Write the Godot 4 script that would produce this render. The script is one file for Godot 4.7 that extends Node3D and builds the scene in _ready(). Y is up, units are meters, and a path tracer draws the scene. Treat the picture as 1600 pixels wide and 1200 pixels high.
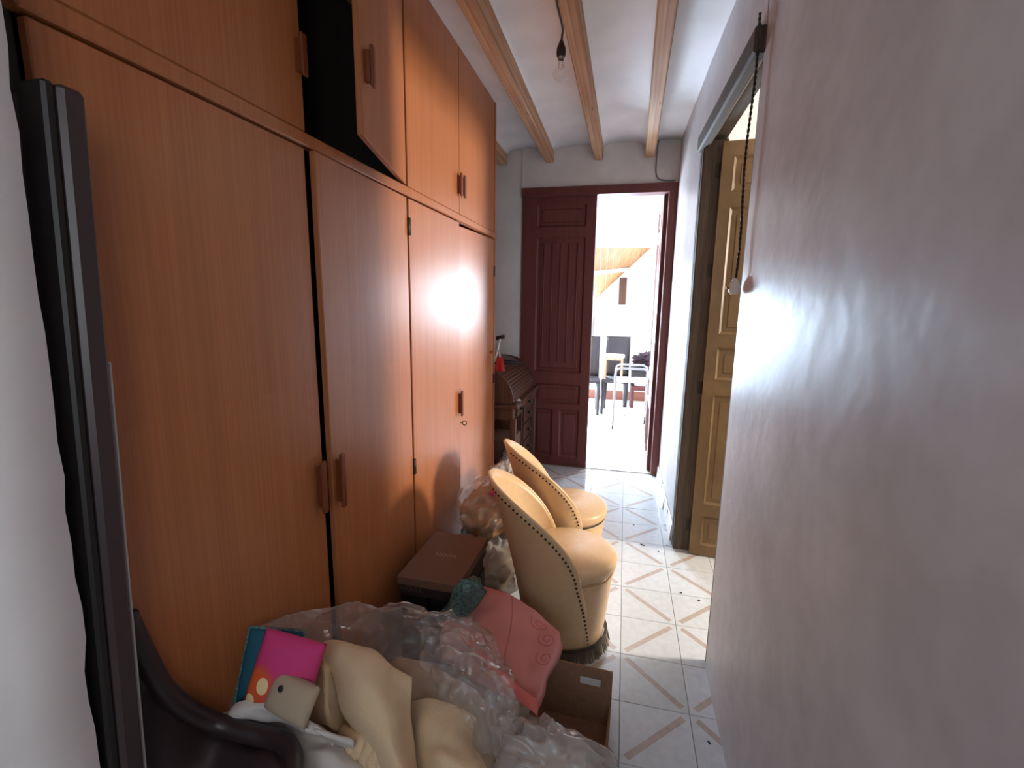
extends Node3D
# Narrow hallway with a fitted wardrobe, beamed ceiling, two tub chairs and heaped household bags.

# ---- camera model, kept so that measured spots can be turned into points of the room ----
const EYE := Vector3(0, 1.5, 0)
const FOCAL := 735.67
var cam_basis: Basis
var T := {}      # textures
var M := {}      # materials
var rng := RandomNumberGenerator.new()
var used_names := {}
var noise := FastNoiseLite.new()
var soft := FastNoiseLite.new()

func _ready() -> void:
	rng.seed = 7
	noise.seed = 3
	noise.frequency = 1.0
	noise.fractal_octaves = 3
	soft.seed = 11
	soft.frequency = 1.0
	soft.fractal_octaves = 1
	# --- camera ---
	var rx := Vector3(0.9733, 0.0107, -0.2293)
	cam_basis = make_camera_basis(-0.23138, 0.17481, 0.01344)
	var cam := Camera3D.new()
	cam.name = "camera"
	cam.transform = Transform3D(cam_basis, EYE)
	cam.fov = rad_to_deg(2.0 * atan(600.0 / FOCAL))
	cam.near = 0.05
	cam.far = 60.0
	add_child(cam)
	cam.current = true
	# --- sky and exposure ---
	var env := Environment.new()
	env.background_mode = Environment.BG_SKY
	var sky := Sky.new()
	var psm := ProceduralSkyMaterial.new()
	psm.sky_top_color = Color(0.45, 0.6, 0.85)
	psm.sky_horizon_color = Color(0.85, 0.9, 0.97)
	psm.ground_bottom_color = Color(0.5, 0.48, 0.45)
	psm.ground_horizon_color = Color(0.8, 0.8, 0.8)
	sky.sky_material = psm
	env.sky = sky
	env.background_energy_multiplier = 2.0
	env.tonemap_mode = Environment.TONE_MAPPER_LINEAR
	env.tonemap_exposure = 0.87
	env.sdfgi_enabled = true
	env.ssao_enabled = true
	env.ssil_enabled = true
	var we := WorldEnvironment.new()
	we.name = "environment"
	we.environment = env
	add_child(we)
	# --- daylight at the windows, some of them added as fill (each a light the size of its window, just inside the pane) ---
	window_light("daylight_side_room", Vector3(3.50, 1.95, -2.45), Vector3(-1, 0, 0), Vector2(0.5, 0.6), Color(1.0, 0.96, 0.90), 22.0)
	window_light("added_fill_far_room_side", Vector3(-2.50, 1.55, -6.0), Vector3(1, 0, 0), Vector2(1.7, 1.5), Color(0.95, 0.97, 1.0), 26.0)  # added fill from an unseen window, to brighten the far room
	window_light("daylight_far_room_back", Vector3(-1.05, 1.0, -7.32), Vector3(0, 0, 1), Vector2(1.2, 1.3), Color(0.80, 0.90, 1.0), 76.0)
	window_light("daylight_far_room_corner", Vector3(1.38, 1.5, -7.32), Vector3(0, 0, 1), Vector2(0.5, 0.75), Color(0.88, 0.94, 1.0), 15.0)
	window_light("daylight_behind", Vector3(-0.15, 1.75, 1.28), Vector3(0, 0, -1), Vector2(0.8, 1.0), Color(0.82, 0.92, 1.0), 0.8)
	window_light("added_fill_near_side", Vector3(0.385, 1.75, 0.75), Vector3(-1, 0, 0), Vector2(0.6, 0.9), Color(1.0, 0.99, 0.97), 1.15)  # added fill from an unseen window, to brighten the near left wall
	make_textures()
	make_materials()
	build_shell()
	build_ceiling()
	build_doors()
	build_wardrobe()
	build_floor_tiles()
	build_far_room()
	build_desk()
	build_chairs()
	build_heap()
	build_small_things()

func make_camera_basis(yaw: float, pit: float, rol: float) -> Basis:
	var cy := cos(yaw); var sy := sin(yaw); var cp := cos(pit); var sp := sin(pit); var cr := cos(rol); var sr := sin(rol)
	# rows of (roll * pitch * yaw), image axes x right, y down, z forward
	var r := [[cy, 0.0, -sy], [0.0, 1.0, 0.0], [sy, 0.0, cy]]
	var p := [[1.0, 0.0, 0.0], [0.0, cp, -sp], [0.0, sp, cp]]
	var q := [[cr, -sr, 0.0], [sr, cr, 0.0], [0.0, 0.0, 1.0]]
	var m = mul3(mul3(q, p), r)
	var x := Vector3(m[0][0], -m[0][1], -m[0][2])
	var y := Vector3(m[1][0], -m[1][1], -m[1][2])
	var z := Vector3(m[2][0], -m[2][1], -m[2][2])
	return Basis(x, -y, -z)

func mul3(a, b):
	var o := []
	for i in 3:
		var row := []
		for j in 3:
			row.append(a[i][0] * b[0][j] + a[i][1] * b[1][j] + a[i][2] * b[2][j])
		o.append(row)
	return o

func ray(u: float, v: float) -> Vector3:
	return cam_basis * Vector3((u - 800.0) / FOCAL, -(v - 600.0) / FOCAL, -1.0)

func pz(u: float, v: float, z: float) -> Vector3:   # the point seen there in the plane z
	var r := ray(u, v)
	return EYE + r * ((z - EYE.z) / r.z)

func py(u: float, v: float, y: float) -> Vector3:
	var r := ray(u, v)
	return EYE + r * ((y - EYE.y) / r.y)

func window_light(called: String, at: Vector3, towards: Vector3, size: Vector2, col: Color, energy: float) -> void:
	var l := AreaLight3D.new()
	l.name = called
	l.area_size = size
	l.area_normalize_energy = true
	l.light_color = col
	l.light_energy = energy
	l.area_range = 30.0
	l.area_attenuation = 2.0
	l.shadow_enabled = true
	l.transform = Transform3D(Basis.looking_at(towards, Vector3.UP), at)
	add_child(l)

# ======================= helpers: objects =======================
func numbered(n: String) -> String:
	if not used_names.has(n):
		used_names[n] = 0
		return n
	used_names[n] += 1
	return "%s_%03d" % [n, used_names[n]]

func tag(o: Node, label: String, category: String, group := "", kind := "") -> Node:
	if label: o.set_meta("label", label)
	if category: o.set_meta("category", category)
	if group: o.set_meta("group", group)
	if kind: o.set_meta("kind", kind)
	return o

func thing(called: String, label: String, category: String, at := Vector3.ZERO, turn := 0.0, group := "") -> Node3D:
	var o := Node3D.new()
	o.name = numbered(called)
	o.position = at
	o.rotation.y = turn
	add_child(o)
	tag(o, label, category, group)
	return o

func struct_node(called: String, label := "") -> Node3D:
	var o := Node3D.new()
	o.name = called
	add_child(o)
	o.set_meta("kind", "structure")
	if label: o.set_meta("label", label)
	return o

func put(st: SurfaceTool, called: String, m: Material, parent: Node = null, xf := Transform3D.IDENTITY) -> MeshInstance3D:
	st.generate_normals()
	return put_mesh(st.commit(), called, m, parent, xf)

func put_mesh(mesh: Mesh, called: String, m: Material, parent: Node = null, xf := Transform3D.IDENTITY) -> MeshInstance3D:
	var o := MeshInstance3D.new()
	o.mesh = mesh
	o.material_override = m
	o.transform = xf
	if parent == null:
		o.name = numbered(called)
		add_child(o)
	else:
		o.name = called
		parent.add_child(o, true)
	return o

# ======================= helpers: shapes =======================
func S(smooth := true) -> SurfaceTool:
	var s := SurfaceTool.new()
	s.begin(Mesh.PRIMITIVE_TRIANGLES)
	s.set_smooth_group(0 if smooth else -1)
	return s

func tri(s: SurfaceTool, a: Vector3, b: Vector3, c: Vector3) -> void:  # counter-clockwise seen from outside
	s.add_vertex(a); s.add_vertex(c); s.add_vertex(b)

func quad(s: SurfaceTool, a: Vector3, b: Vector3, c: Vector3, d: Vector3) -> void:
	tri(s, a, b, c); tri(s, a, c, d)

func quado(s: SurfaceTool, a: Vector3, b: Vector3, c: Vector3, d: Vector3, mid: Vector3) -> void:
	var n := (b - a).cross(c - a)
	if n.dot((a + b + c + d) * 0.25 - mid) < 0: quad(s, d, c, b, a)
	else: quad(s, a, b, c, d)

func trio(s: SurfaceTool, a: Vector3, b: Vector3, c: Vector3, mid: Vector3) -> void:
	if (b - a).cross(c - a).dot((a + b + c) / 3.0 - mid) < 0: tri(s, c, b, a)
	else: tri(s, a, b, c)

func box(s: SurfaceTool, c: Vector3, size: Vector3, bev := 0.003, bs := Basis.IDENTITY) -> void:
	s.set_smooth_group(-1)
	var h := size * 0.5
	var b: float = min(bev, min(h.x, min(h.y, h.z)) * 0.9)
	var P := func(sx, sy, sz, k) -> Vector3:
		var v := Vector3(sx * h.x, sy * h.y, sz * h.z)
		if k != 0: v.x -= sx * b
		if k != 1: v.y -= sy * b
		if k != 2: v.z -= sz * b
		return c + bs * v
	for k in 3:
		for sg in [-1, 1]:
			var q := []
			for e in [[-1, -1], [1, -1], [1, 1], [-1, 1]]:
				var sgn := [0, 0, 0]
				sgn[k] = sg; sgn[(k + 1) % 3] = e[0]; sgn[(k + 2) % 3] = e[1]
				q.append(P.call(sgn[0], sgn[1], sgn[2], k))
			quado(s, q[0], q[1], q[2], q[3], c)
	if b <= 0.0: return
	for k in 3:      # edges along axis k
		for e in [[-1, -1], [1, -1], [1, 1], [-1, 1]]:
			var lo := [0, 0, 0]; var hi := [0, 0, 0]
			var k1 := (k + 1) % 3; var k2 := (k + 2) % 3
			lo[k] = -1; hi[k] = 1
			lo[k1] = e[0]; hi[k1] = e[0]; lo[k2] = e[1]; hi[k2] = e[1]
			quado(s, P.call(lo[0], lo[1], lo[2], k1), P.call(hi[0], hi[1], hi[2], k1), P.call(hi[0], hi[1], hi[2], k2), P.call(lo[0], lo[1], lo[2], k2), c)
	for x in [-1, 1]:
		for y in [-1, 1]:
			for z in [-1, 1]:
				trio(s, P.call(x, y, z, 0), P.call(x, y, z, 1), P.call(x, y, z, 2), c)

func boxm(lo: Vector3, hi: Vector3, called: String, m: Material, parent: Node = null, bev := 0.003) -> MeshInstance3D:
	var s := S(false)
	box(s, (lo + hi) * 0.5, hi - lo, bev)
	return put(s, called, m, parent)

# a board modelled with its grain along its own y, then laid between two points
func beam_between(a: Vector3, b: Vector3, wide: float, tall: float, called: String, m: Material, parent: Node = null, bev := 0.004) -> MeshInstance3D:
	var d := b - a
	var y := d.normalized()
	var up := Vector3.UP if absf(y.y) < 0.9 else Vector3.BACK
	var x := up.cross(y).normalized()
	var z := x.cross(y)
	var s := S(false)
	box(s, Vector3.ZERO, Vector3(wide, d.length(), tall), bev)
	return put(s, called, m, parent, Transform3D(Basis(x, y, z), (a + b) * 0.5))

func tube(s: SurfaceTool, pts: Array, rad, sides := 10, closed := false, caps := true, squash := 1.0) -> void:
	s.set_smooth_group(0)
	var n := pts.size()
	var rings := []
	var nrm := Vector3.ZERO
	for i in n:
		var a: Vector3 = pts[(i - 1 + n) % n] if (closed or i > 0) else pts[i]
		var b: Vector3 = pts[(i + 1) % n] if (closed or i < n - 1) else pts[i]
		var t := (b - a).normalized()
		if nrm == Vector3.ZERO:
			nrm = t.cross(Vector3.UP if absf(t.y) < 0.9 else Vector3.RIGHT).normalized()
		nrm = (nrm - t * nrm.dot(t)).normalized()
		var bi := t.cross(nrm)
		var r: float = rad[i] if rad is Array else rad
		var ring := []
		for k in sides:
			var an := TAU * k / sides
			ring.append(pts[i] + (nrm * cos(an) + bi * sin(an) * squash) * r)
		rings.append(ring)
	for i in (n if closed else n - 1):
		var r0 = rings[i]; var r1 = rings[(i + 1) % n]
		for k in sides:
			var k2 := (k + 1) % sides
			quad(s, r0[k], r0[k2], r1[k2], r1[k])
	if caps and not closed:
		for k in sides:
			var k2 := (k + 1) % sides
			tri(s, pts[0], rings[0][k2], rings[0][k])
			tri(s, pts[n - 1], rings[n - 1][k], rings[n - 1][k2])

func lathe(s: SurfaceTool, prof: Array, segs := 40, c := Vector3.ZERO) -> void:  # prof: Vector2(radius, height), from bottom to top
	s.set_smooth_group(0)
	for i in prof.size() - 1:
		var p: Vector2 = prof[i]; var q: Vector2 = prof[i + 1]
		for k in segs:
			var a := TAU * k / segs; var b := TAU * (k + 1) / segs
			var A := c + Vector3(p.x * cos(a), p.y, -p.x * sin(a))
			var B := c + Vector3(p.x * cos(b), p.y, -p.x * sin(b))
			var C := c + Vector3(q.x * cos(b), q.y, -q.x * sin(b))
			var D := c + Vector3(q.x * cos(a), q.y, -q.x * sin(a))
			if p.x > 1e-5: tri(s, A, B, C)
			if q.x > 1e-5: tri(s, A, C, D)

# rows of points -> a surface; with thick > 0 a closed sheet of that thickness
func sheet(s: SurfaceTool, g: Array, thick := 0.0, uv := false) -> void:
	s.set_smooth_group(0)
	var R := g.size(); var C: int = g[0].size()
	var back := []
	if thick != 0.0:
		for i in R:
			var row := []
			for j in C:
				var du: Vector3 = g[i][min(j + 1, C - 1)] - g[i][max(j - 1, 0)]
				var dv: Vector3 = g[min(i + 1, R - 1)][j] - g[max(i - 1, 0)][j]
				row.append(g[i][j] + du.cross(dv).normalized() * thick)
			back.append(row)
	for i in R - 1:
		for j in C - 1:
			if uv:
				var U := [Vector2(j, i), Vector2(j, i + 1), Vector2(j + 1, i + 1), Vector2(j + 1, i)]
				var V := [g[i][j], g[i + 1][j], g[i + 1][j + 1], g[i][j + 1]]
				for k in [0, 2, 1, 0, 3, 2]:
					s.set_uv(Vector2(U[k].x / (C - 1), U[k].y / (R - 1)))
					s.add_vertex(V[k])
			else:
				quad(s, g[i][j], g[i + 1][j], g[i + 1][j + 1], g[i][j + 1])
			if thick != 0.0:
				if uv: s.set_uv(Vector2(float(j) / (C - 1), float(i) / (R - 1)))
				quad(s, back[i][j + 1], back[i + 1][j + 1], back[i + 1][j], back[i][j])
	if thick != 0.0:
		for i in R - 1:
			quad(s, back[i][0], back[i + 1][0], g[i + 1][0], g[i][0])
			quad(s, g[i][C - 1], g[i + 1][C - 1], back[i + 1][C - 1], back[i][C - 1])
		for j in C - 1:
			quad(s, g[0][j], g[0][j + 1], back[0][j + 1], back[0][j])
			quad(s, back[R - 1][j], back[R - 1][j + 1], g[R - 1][j + 1], g[R - 1][j])

func cr(a: Vector3, b: Vector3, c: Vector3, d: Vector3, t: float) -> Vector3:
	return 0.5 * ((2.0 * b) + (c - a) * t + (2.0 * a - 5.0 * b + 4.0 * c - d) * t * t + (3.0 * b - a - 3.0 * c + d) * t * t * t)

func curve(p: Array, n: int) -> Array:
	var o := []
	var m := p.size()
	for i in n:
		var f := float(i) / (n - 1) * (m - 1)
		var k: int = min(int(f), m - 2)
		o.append(cr(p[max(k - 1, 0)], p[k], p[k + 1], p[min(k + 2, m - 1)], f - k))
	return o

func patch(ctrl: Array, nr: int, nc: int, wr := 0.0, fr := 14.0, off := 0.0, ridge := false) -> Array:
	var rows := []
	for r in ctrl: rows.append(curve(r, nc))
	var cols := []
	for j in nc:
		var c := []
		for r in rows: c.append(r[j])
		cols.append(curve(c, nr))
	var g := []
	for i in nr:
		var row := []
		for j in nc:
			row.append(cols[j][i])
		g.append(row)
	if wr > 0.0:
		var o := []
		for i in nr:
			var row := []
			for j in nc:
				var du: Vector3 = g[i][min(j + 1, nc - 1)] - g[i][max(j - 1, 0)]
				var dv: Vector3 = g[min(i + 1, nr - 1)][j] - g[max(i - 1, 0)][j]
				var p: Vector3 = g[i][j]
				var k := soft.get_noise_3d(p.x * fr + off, p.y * fr, p.z * fr)
				if ridge: k = 0.35 - absf(k) * 1.5 - 0.7 * absf(soft.get_noise_3d(p.x * fr * 2.1 + off, p.y * fr * 1.3, p.z * fr * 2.6))
				row.append(p + du.cross(dv).normalized() * k * wr)
			o.append(row)
		return o
	return g

# a crumpled closed lump; sharp > 0 gives creased film
func lump(s: SurfaceTool, c: Vector3, r: Vector3, amp: float, fr: float, seed_off: float, sharp := true, nu := 72, nv := 40, floor_y := -99.0, bs := Basis.IDENTITY) -> void:
	s.set_smooth_group(0)
	var g := []
	for i in nv + 1:
		var row := []
		var ph := PI * i / nv
		for j in nu:
			var th := TAU * j / nu
			var d := Vector3(sin(ph) * cos(th), cos(ph), sin(ph) * sin(th))
			var q := d * fr + Vector3(seed_off, seed_off * 0.7, -seed_off)
			var k := noise.get_noise_3dv(q)
			if sharp:
				k = 0.45 - absf(soft.get_noise_3dv(q)) * 1.8 + soft.get_noise_3dv(q * 2.3) * 0.3 - absf(soft.get_noise_3dv(Vector3(q.x * 1.9, q.y * 0.7, q.z * 1.9) + Vector3(9, 4, 2))) * 0.8
			var p := c + bs * (Vector3(d.x * r.x, d.y * r.y, d.z * r.z) * (1.0 + k * amp))
			if p.y < floor_y: p.y = floor_y + (p.y - floor_y) * 0.02
			row.append(p)
		g.append(row)
	for i in nv:
		for j in nu:
			var j2 := (j + 1) % nu
			if i > 0: tri(s, g[i][j], g[i][j2], g[i + 1][j2])
			if i < nv - 1: tri(s, g[i][j], g[i + 1][j2], g[i + 1][j])

# ======================= textures and materials =======================
func noise_img(w: int, h: int, freq: float, seed_: int, oct := 3) -> Image:
	var n := FastNoiseLite.new()
	n.seed = seed_
	n.frequency = freq
	n.fractal_octaves = oct
	n.noise_type = FastNoiseLite.TYPE_SIMPLEX_SMOOTH
	return n.get_seamless_image(w, h)

func gray(im: Image) -> PackedByteArray:
	im.convert(Image.FORMAT_L8)
	return im.get_data()

func mix_img(parts: Array, size: int) -> PackedByteArray:   # [image, weight] stretched to size and blended
	var o := PackedFloat32Array()
	o.resize(size * size)
	for p in parts:
		var im: Image = p[0]
		im.convert(Image.FORMAT_L8)
		im.resize(size, size, Image.INTERPOLATE_CUBIC)
		var d := im.get_data()
		var w: float = p[1]
		for i in size * size: o[i] += d[i] * w
	var b := PackedByteArray()
	b.resize(size * size)
	for i in size * size: b[i] = clampi(int(o[i]), 0, 255)
	return b

func ramp_tex(d: PackedByteArray, size: int, stops: Array) -> ImageTexture:
	var g := Gradient.new()
	g.offsets = PackedFloat32Array()
	var offs := PackedFloat32Array(); var cols := PackedColorArray()
	for st in stops:
		offs.append(st[0]); cols.append(st[1])
	g.offsets = offs; g.colors = cols
	var lut := PackedByteArray()
	for i in 256:
		var c := g.sample(i / 255.0)
		lut.append(int(c.r * 255)); lut.append(int(c.g * 255)); lut.append(int(c.b * 255))
	var o := PackedByteArray()
	o.resize(size * size * 3)
	for i in size * size:
		var k := d[i] * 3
		o[i * 3] = lut[k]; o[i * 3 + 1] = lut[k + 1]; o[i * 3 + 2] = lut[k + 2]
	return ImageTexture.create_from_image(Image.create_from_data(size, size, false, Image.FORMAT_RGB8, o))

func bump_tex(d: PackedByteArray, size: int) -> ImageTexture:
	return ImageTexture.create_from_image(Image.create_from_data(size, size, false, Image.FORMAT_L8, d))

func c8(r: int, g: int, b: int) -> Color:
	return Color8(r, g, b)

func make_textures() -> void:
	var fine := mix_img([[noise_img(512, 8, 0.11, 5), 0.55], [noise_img(64, 4, 0.12, 9), 0.3], [noise_img(512, 64, 0.35, 11, 2), 0.15]], 512)
	T.veneer = ramp_tex(fine, 512, [[0.15, c8(160, 97, 58)], [0.5, c8(171, 106, 65)], [0.85, c8(181, 115, 72)]])
	T.dark_wood = ramp_tex(fine, 512, [[0.15, c8(88, 38, 32)], [0.5, c8(100, 45, 38)], [0.85, c8(112, 52, 44)]])
	T.desk_wood = ramp_tex(fine, 512, [[0.15, c8(66, 42, 32)], [0.5, c8(90, 60, 46)], [0.85, c8(114, 80, 62)]])
	T.old_wood = ramp_tex(fine, 512, [[0.15, c8(54, 44, 36)], [0.5, c8(78, 65, 52)], [0.85, c8(106, 90, 72)]])
	var pine := mix_img([[noise_img(256, 6, 0.09, 25), 0.6], [noise_img(32, 8, 0.15, 29), 0.4]], 512)
	for k in 7:   # knots
		var kx := rng.randi_range(20, 490); var ky := rng.randi_range(20, 490)
		for y in range(-16, 17):
			for x in range(-9, 10):
				var q := Vector2(x / 8.0, y / 15.0).length()
				if q < 1.0:
					var i := ((ky + y + 512) % 512) * 512 + (kx + x + 512) % 512
					pine[i] = int(pine[i] * (0.25 + 0.75 * q * q))
	T.pine = ramp_tex(pine, 512, [[0.05, c8(84, 52, 36)], [0.25, c8(158, 114, 84)], [0.55, c8(186, 146, 112)], [0.85, c8(204, 168, 134)]])
	var pl := mix_img([[noise_img(256, 256, 0.012, 31, 4), 0.7], [noise_img(256, 256, 0.08, 33, 3), 0.3]], 512)
	T.plaster = ramp_tex(pl, 512, [[0.2, c8(212, 207, 204)], [0.5, c8(218, 213, 210)], [0.8, c8(224, 220, 217)]])
	T.wall_plaster = ramp_tex(pl, 512, [[0.2, c8(184, 178, 179)], [0.5, c8(194, 189, 190)], [0.8, c8(203, 199, 200)]])
	T.plaster_bump = bump_tex(pl, 512)
	T.ochre = ramp_tex(pl, 512, [[0.2, c8(112, 87, 52)], [0.5, c8(122, 96, 59)], [0.8, c8(132, 105, 66)]])
	var cl := mix_img([[noise_img(256, 256, 0.2, 41, 2), 0.6], [noise_img(256, 256, 0.03, 43, 3), 0.4]], 256)
	T.cloth_bump = bump_tex(cl, 256)
	T.vinyl = ramp_tex(cl, 256, [[0.2, c8(214, 175, 130)], [0.5, c8(221, 185, 141)], [0.8, c8(227, 194, 151)]])
	T.card = ramp_tex(cl, 256, [[0.2, c8(140, 104, 78)], [0.5, c8(153, 116, 88)], [0.8, c8(165, 127, 98)]])
	# tile: pale marble with an inlaid diagonal stripe
	var n := 256
	var sp := mix_img([[noise_img(256, 256, 0.25, 51, 2), 0.5], [noise_img(256, 256, 0.02, 53, 3), 0.5]], n)
	var o := PackedByteArray()
	o.resize(n * n * 3)
	for y in n:
		for x in n:
			var v := (sp[y * n + x] - 128) / 128.0
			var col := Color(0.825 + v * 0.05, 0.84 + v * 0.05, 0.85 + v * 0.05)
			var across := absf(x - y) / sqrt(2.0) / n
			var along := (x + y) * 0.5 / n
			if across < 0.047 and along > 0.085 and along < 0.915:
				col = Color(0.735 + v * 0.07, 0.67 + v * 0.07, 0.63 + v * 0.07)
			var e := mini(mini(x, y), mini(n - 1 - x, n - 1 - y))
			var i := (y * n + x) * 3
			o[i] = int(clampf(col.r, 0, 1) * 255); o[i + 1] = int(clampf(col.g, 0, 1) * 255); o[i + 2] = int(clampf(col.b, 0, 1) * 255)
	T.tile = ImageTexture.create_from_image(Image.create_from_data(n, n, false, Image.FORMAT_RGB8, o))
	# pillow print: pink above, orange below, pale dots and petals
	var pi := Image.create(256, 256, false, Image.FORMAT_RGB8)
	for y in 256:
		for x in 256:
			var t := clampf((y - 120 + 22 * sin(x * 0.03)) / 30.0, 0, 1)
			pi.set_pixel(x, y, c8(206, 58, 118).lerp(c8(226, 92, 40), t * clampf(1.25 - x / 160.0, 0, 1)))
	for d in [[70, 170, 24, 30], [182, 176, 12, 26], [30, 235, 20, 24], [215, 215, 14, 20], [130, 232, 16, 18]]:
		for y in range(-d[3], d[3] + 1):
			for x in range(-d[2], d[2] + 1):
				if Vector2(float(x) / d[2], float(y) / d[3]).length() < 1.0 and d[0] + x < 256 and d[0] + x >= 0 and d[1] + y < 256 and d[1] + y >= 0:
					pi.set_pixel(d[0] + x, d[1] + y, c8(246, 214, 160))
	T.pillow = ImageTexture.create_from_image(pi)
	# pink towel with curling embroidered lines
	var tw := Image.create(256, 256, false, Image.FORMAT_RGB8)
	tw.fill(c8(222, 150, 144))
	for k in 3:
		var ox: float = [196, 222, 232][k]; var oy: float = [34, 70, 112][k]
		for a in 220:
			var an := a * 0.045
			var rr := 4.0 + a * 0.085
			var q := Vector2(ox + cos(an) * rr, oy + sin(an) * rr * 0.8)
			for dx in 3:
				for dy in 3:
					if q.x + dx < 255 and q.x + dx >= 0 and q.y + dy < 255 and q.y + dy >= 0:
						tw.set_pixel(int(q.x) + dx, int(q.y) + dy, c8(202, 124, 122))
	for y in 256:   # woven border line
		for x in range(118, 122):
			tw.set_pixel(clampi(x + y / 5, 0, 255), y, c8(200, 122, 120))
	T.towel = ImageTexture.create_from_image(tw)
	# teal paisley-like print
	var tp := mix_img([[noise_img(128, 128, 0.06, 61, 2), 1.0]], 256)
	T.teal_print = ramp_tex(tp, 256, [[0.3, c8(44, 84, 86)], [0.47, c8(66, 112, 110)], [0.5, c8(170, 190, 184)], [0.54, c8(78, 124, 120)], [0.75, c8(120, 128, 122)]])

func mat(col: Color, rough: float, metal := 0.0) -> StandardMaterial3D:
	var m := StandardMaterial3D.new()
	m.albedo_color = col
	m.roughness = rough
	m.metallic = metal
	return m

func tmat(t: Texture2D, rough: float, scale: Vector3, world := false) -> StandardMaterial3D:
	var m := StandardMaterial3D.new()
	m.albedo_texture = t
	m.roughness = rough
	m.uv1_triplanar = true
	m.uv1_world_triplanar = world
	m.uv1_scale = scale
	return m

func bump(m: StandardMaterial3D, t: Texture2D, cm: float) -> StandardMaterial3D:
	m.heightmap_enabled = true
	m.heightmap_texture = t
	m.heightmap_scale = cm
	return m

func film(alpha: float, rough: float, col := Color(0.86, 0.84, 0.82)) -> StandardMaterial3D:
	var m := StandardMaterial3D.new()
	m.transparency = BaseMaterial3D.TRANSPARENCY_ALPHA
	col.a = alpha
	m.albedo_color = col
	m.roughness = rough
	m.cull_mode = BaseMaterial3D.CULL_DISABLED
	return m

func make_materials() -> void:
	M.veneer = tmat(T.veneer, 0.34, Vector3(1.6, 0.8, 1.6))
	M.handle = tmat(T.veneer, 0.4, Vector3(3, 2, 3))
	M.handle.albedo_color = Color(0.70, 0.58, 0.56)
	M.dark_wood = tmat(T.dark_wood, 0.52, Vector3(1.5, 1, 1.5))
	M.desk = tmat(T.desk_wood, 0.35, Vector3(2, 1.5, 2))
	M.old_wood = tmat(T.old_wood, 0.75, Vector3(3, 1.5, 3))
	M.pine = tmat(T.pine, 0.75, Vector3(2.2, 0.7, 2.2))
	M.ochre = tmat(T.ochre, 0.42, Vector3(0.7, 0.7, 0.7))
	M.wall = bump(tmat(T.wall_plaster, 0.40, Vector3(0.5, 0.5, 0.5), true), T.plaster_bump, 0.35)
	M.wall.metallic_specular = 0.25
	M.wall_matt = bump(tmat(T.plaster, 0.8, Vector3(0.5, 0.5, 0.5), true), T.plaster_bump, 0.12)
	T.ceiling = ramp_tex(gray(noise_img(256, 256, 0.02, 71, 3)), 256, [[0.2, c8(232, 231, 232)], [0.8, c8(242, 241, 242)]])
	M.ceiling = bump(tmat(T.ceiling, 0.7, Vector3(0.6, 0.6, 0.6), true), T.plaster_bump, 0.12)
	M.tile = StandardMaterial3D.new()
	M.tile.albedo_texture = T.tile
	M.tile.roughness = 0.24
	M.grout = mat(c8(120, 112, 108), 0.8)
	M.floor_far = mat(c8(216, 208, 200), 0.22)
	M.vinyl = tmat(T.vinyl, 0.33, Vector3(3, 3, 3))
	M.stud = mat(c8(70, 50, 34), 0.4, 0.6)
	M.fringe = mat(c8(120, 108, 92), 0.8)
	M.fringe_dark = mat(c8(62, 55, 50), 0.8)
	M.brass = mat(c8(150, 110, 60), 0.35, 0.9)
	M.iron = mat(c8(60, 52, 48), 0.5, 0.6)
	M.black = mat(c8(20, 18, 18), 0.5)
	M.white_plastic = mat(c8(225, 220, 212), 0.3)
	M.white_paint = mat(c8(228, 224, 220), 0.35)
	M.chrome = mat(c8(190, 192, 196), 0.25, 0.9)
	M.dark_seat = mat(c8(46, 42, 46), 0.5)
	M.leather = mat(c8(52, 40, 42), 0.38)
	M.fleece = bump(tmat(T.cloth_bump, 0.95, Vector3(5, 5, 5)), T.cloth_bump, 0.3)
	M.fleece.albedo_texture = null
	M.fleece.albedo_color = c8(224, 196, 158)
	M.fleece.rim_enabled = true
	M.fleece.rim = 0.25
	M.white_cloth = bump(mat(c8(212, 204, 198), 0.9), T.cloth_bump, 0.1)
	M.white_cloth.uv1_triplanar = true
	M.white_cloth.uv1_scale = Vector3(6, 6, 6)
	M.beige = mat(c8(176, 156, 132), 0.9)
	M.towel = StandardMaterial3D.new()
	M.towel.albedo_texture = T.towel
	M.towel.roughness = 0.95
	M.pillow = StandardMaterial3D.new()
	M.pillow.albedo_texture = T.pillow
	M.pillow.roughness = 0.8
	M.teal = mat(c8(24, 92, 112), 0.75)
	M.teal_print = tmat(T.teal_print, 0.6, Vector3(7, 7, 7))
	M.card = tmat(T.card, 0.85, Vector3(3, 3, 3))
	M.box_brown = mat(c8(122, 90, 72), 0.7)
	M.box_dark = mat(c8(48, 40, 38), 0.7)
	M.letter = mat(c8(176, 150, 134), 0.6)
	M.red = mat(c8(178, 30, 34), 0.6)
	M.paper = mat(c8(226, 222, 220), 0.7)
	M.film = film(0.14, 0.10)
	M.film_milky = film(0.40, 0.16, Color(0.84, 0.82, 0.8))
	M.tube_grey = mat(c8(140, 138, 146), 0.35)
	M.board_far = tmat(T.pine, 0.6, Vector3(2.2, 0.7, 2.2))
	M.board_far.albedo_color = Color(0.62, 0.50, 0.26).linear_to_srgb()
	M.film_gathered = film(0.17, 0.12)
	M.wire_grey = mat(c8(120, 110, 102), 0.6)
	M.red_dark = mat(c8(84, 30, 32), 0.6)
	M.glass = film(0.03, 0.02, Color(1, 1, 1))
	M.terracotta = mat(c8(120, 72, 58), 0.5)
	M.purple_cloth = mat(c8(58, 42, 52), 0.85)

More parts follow.
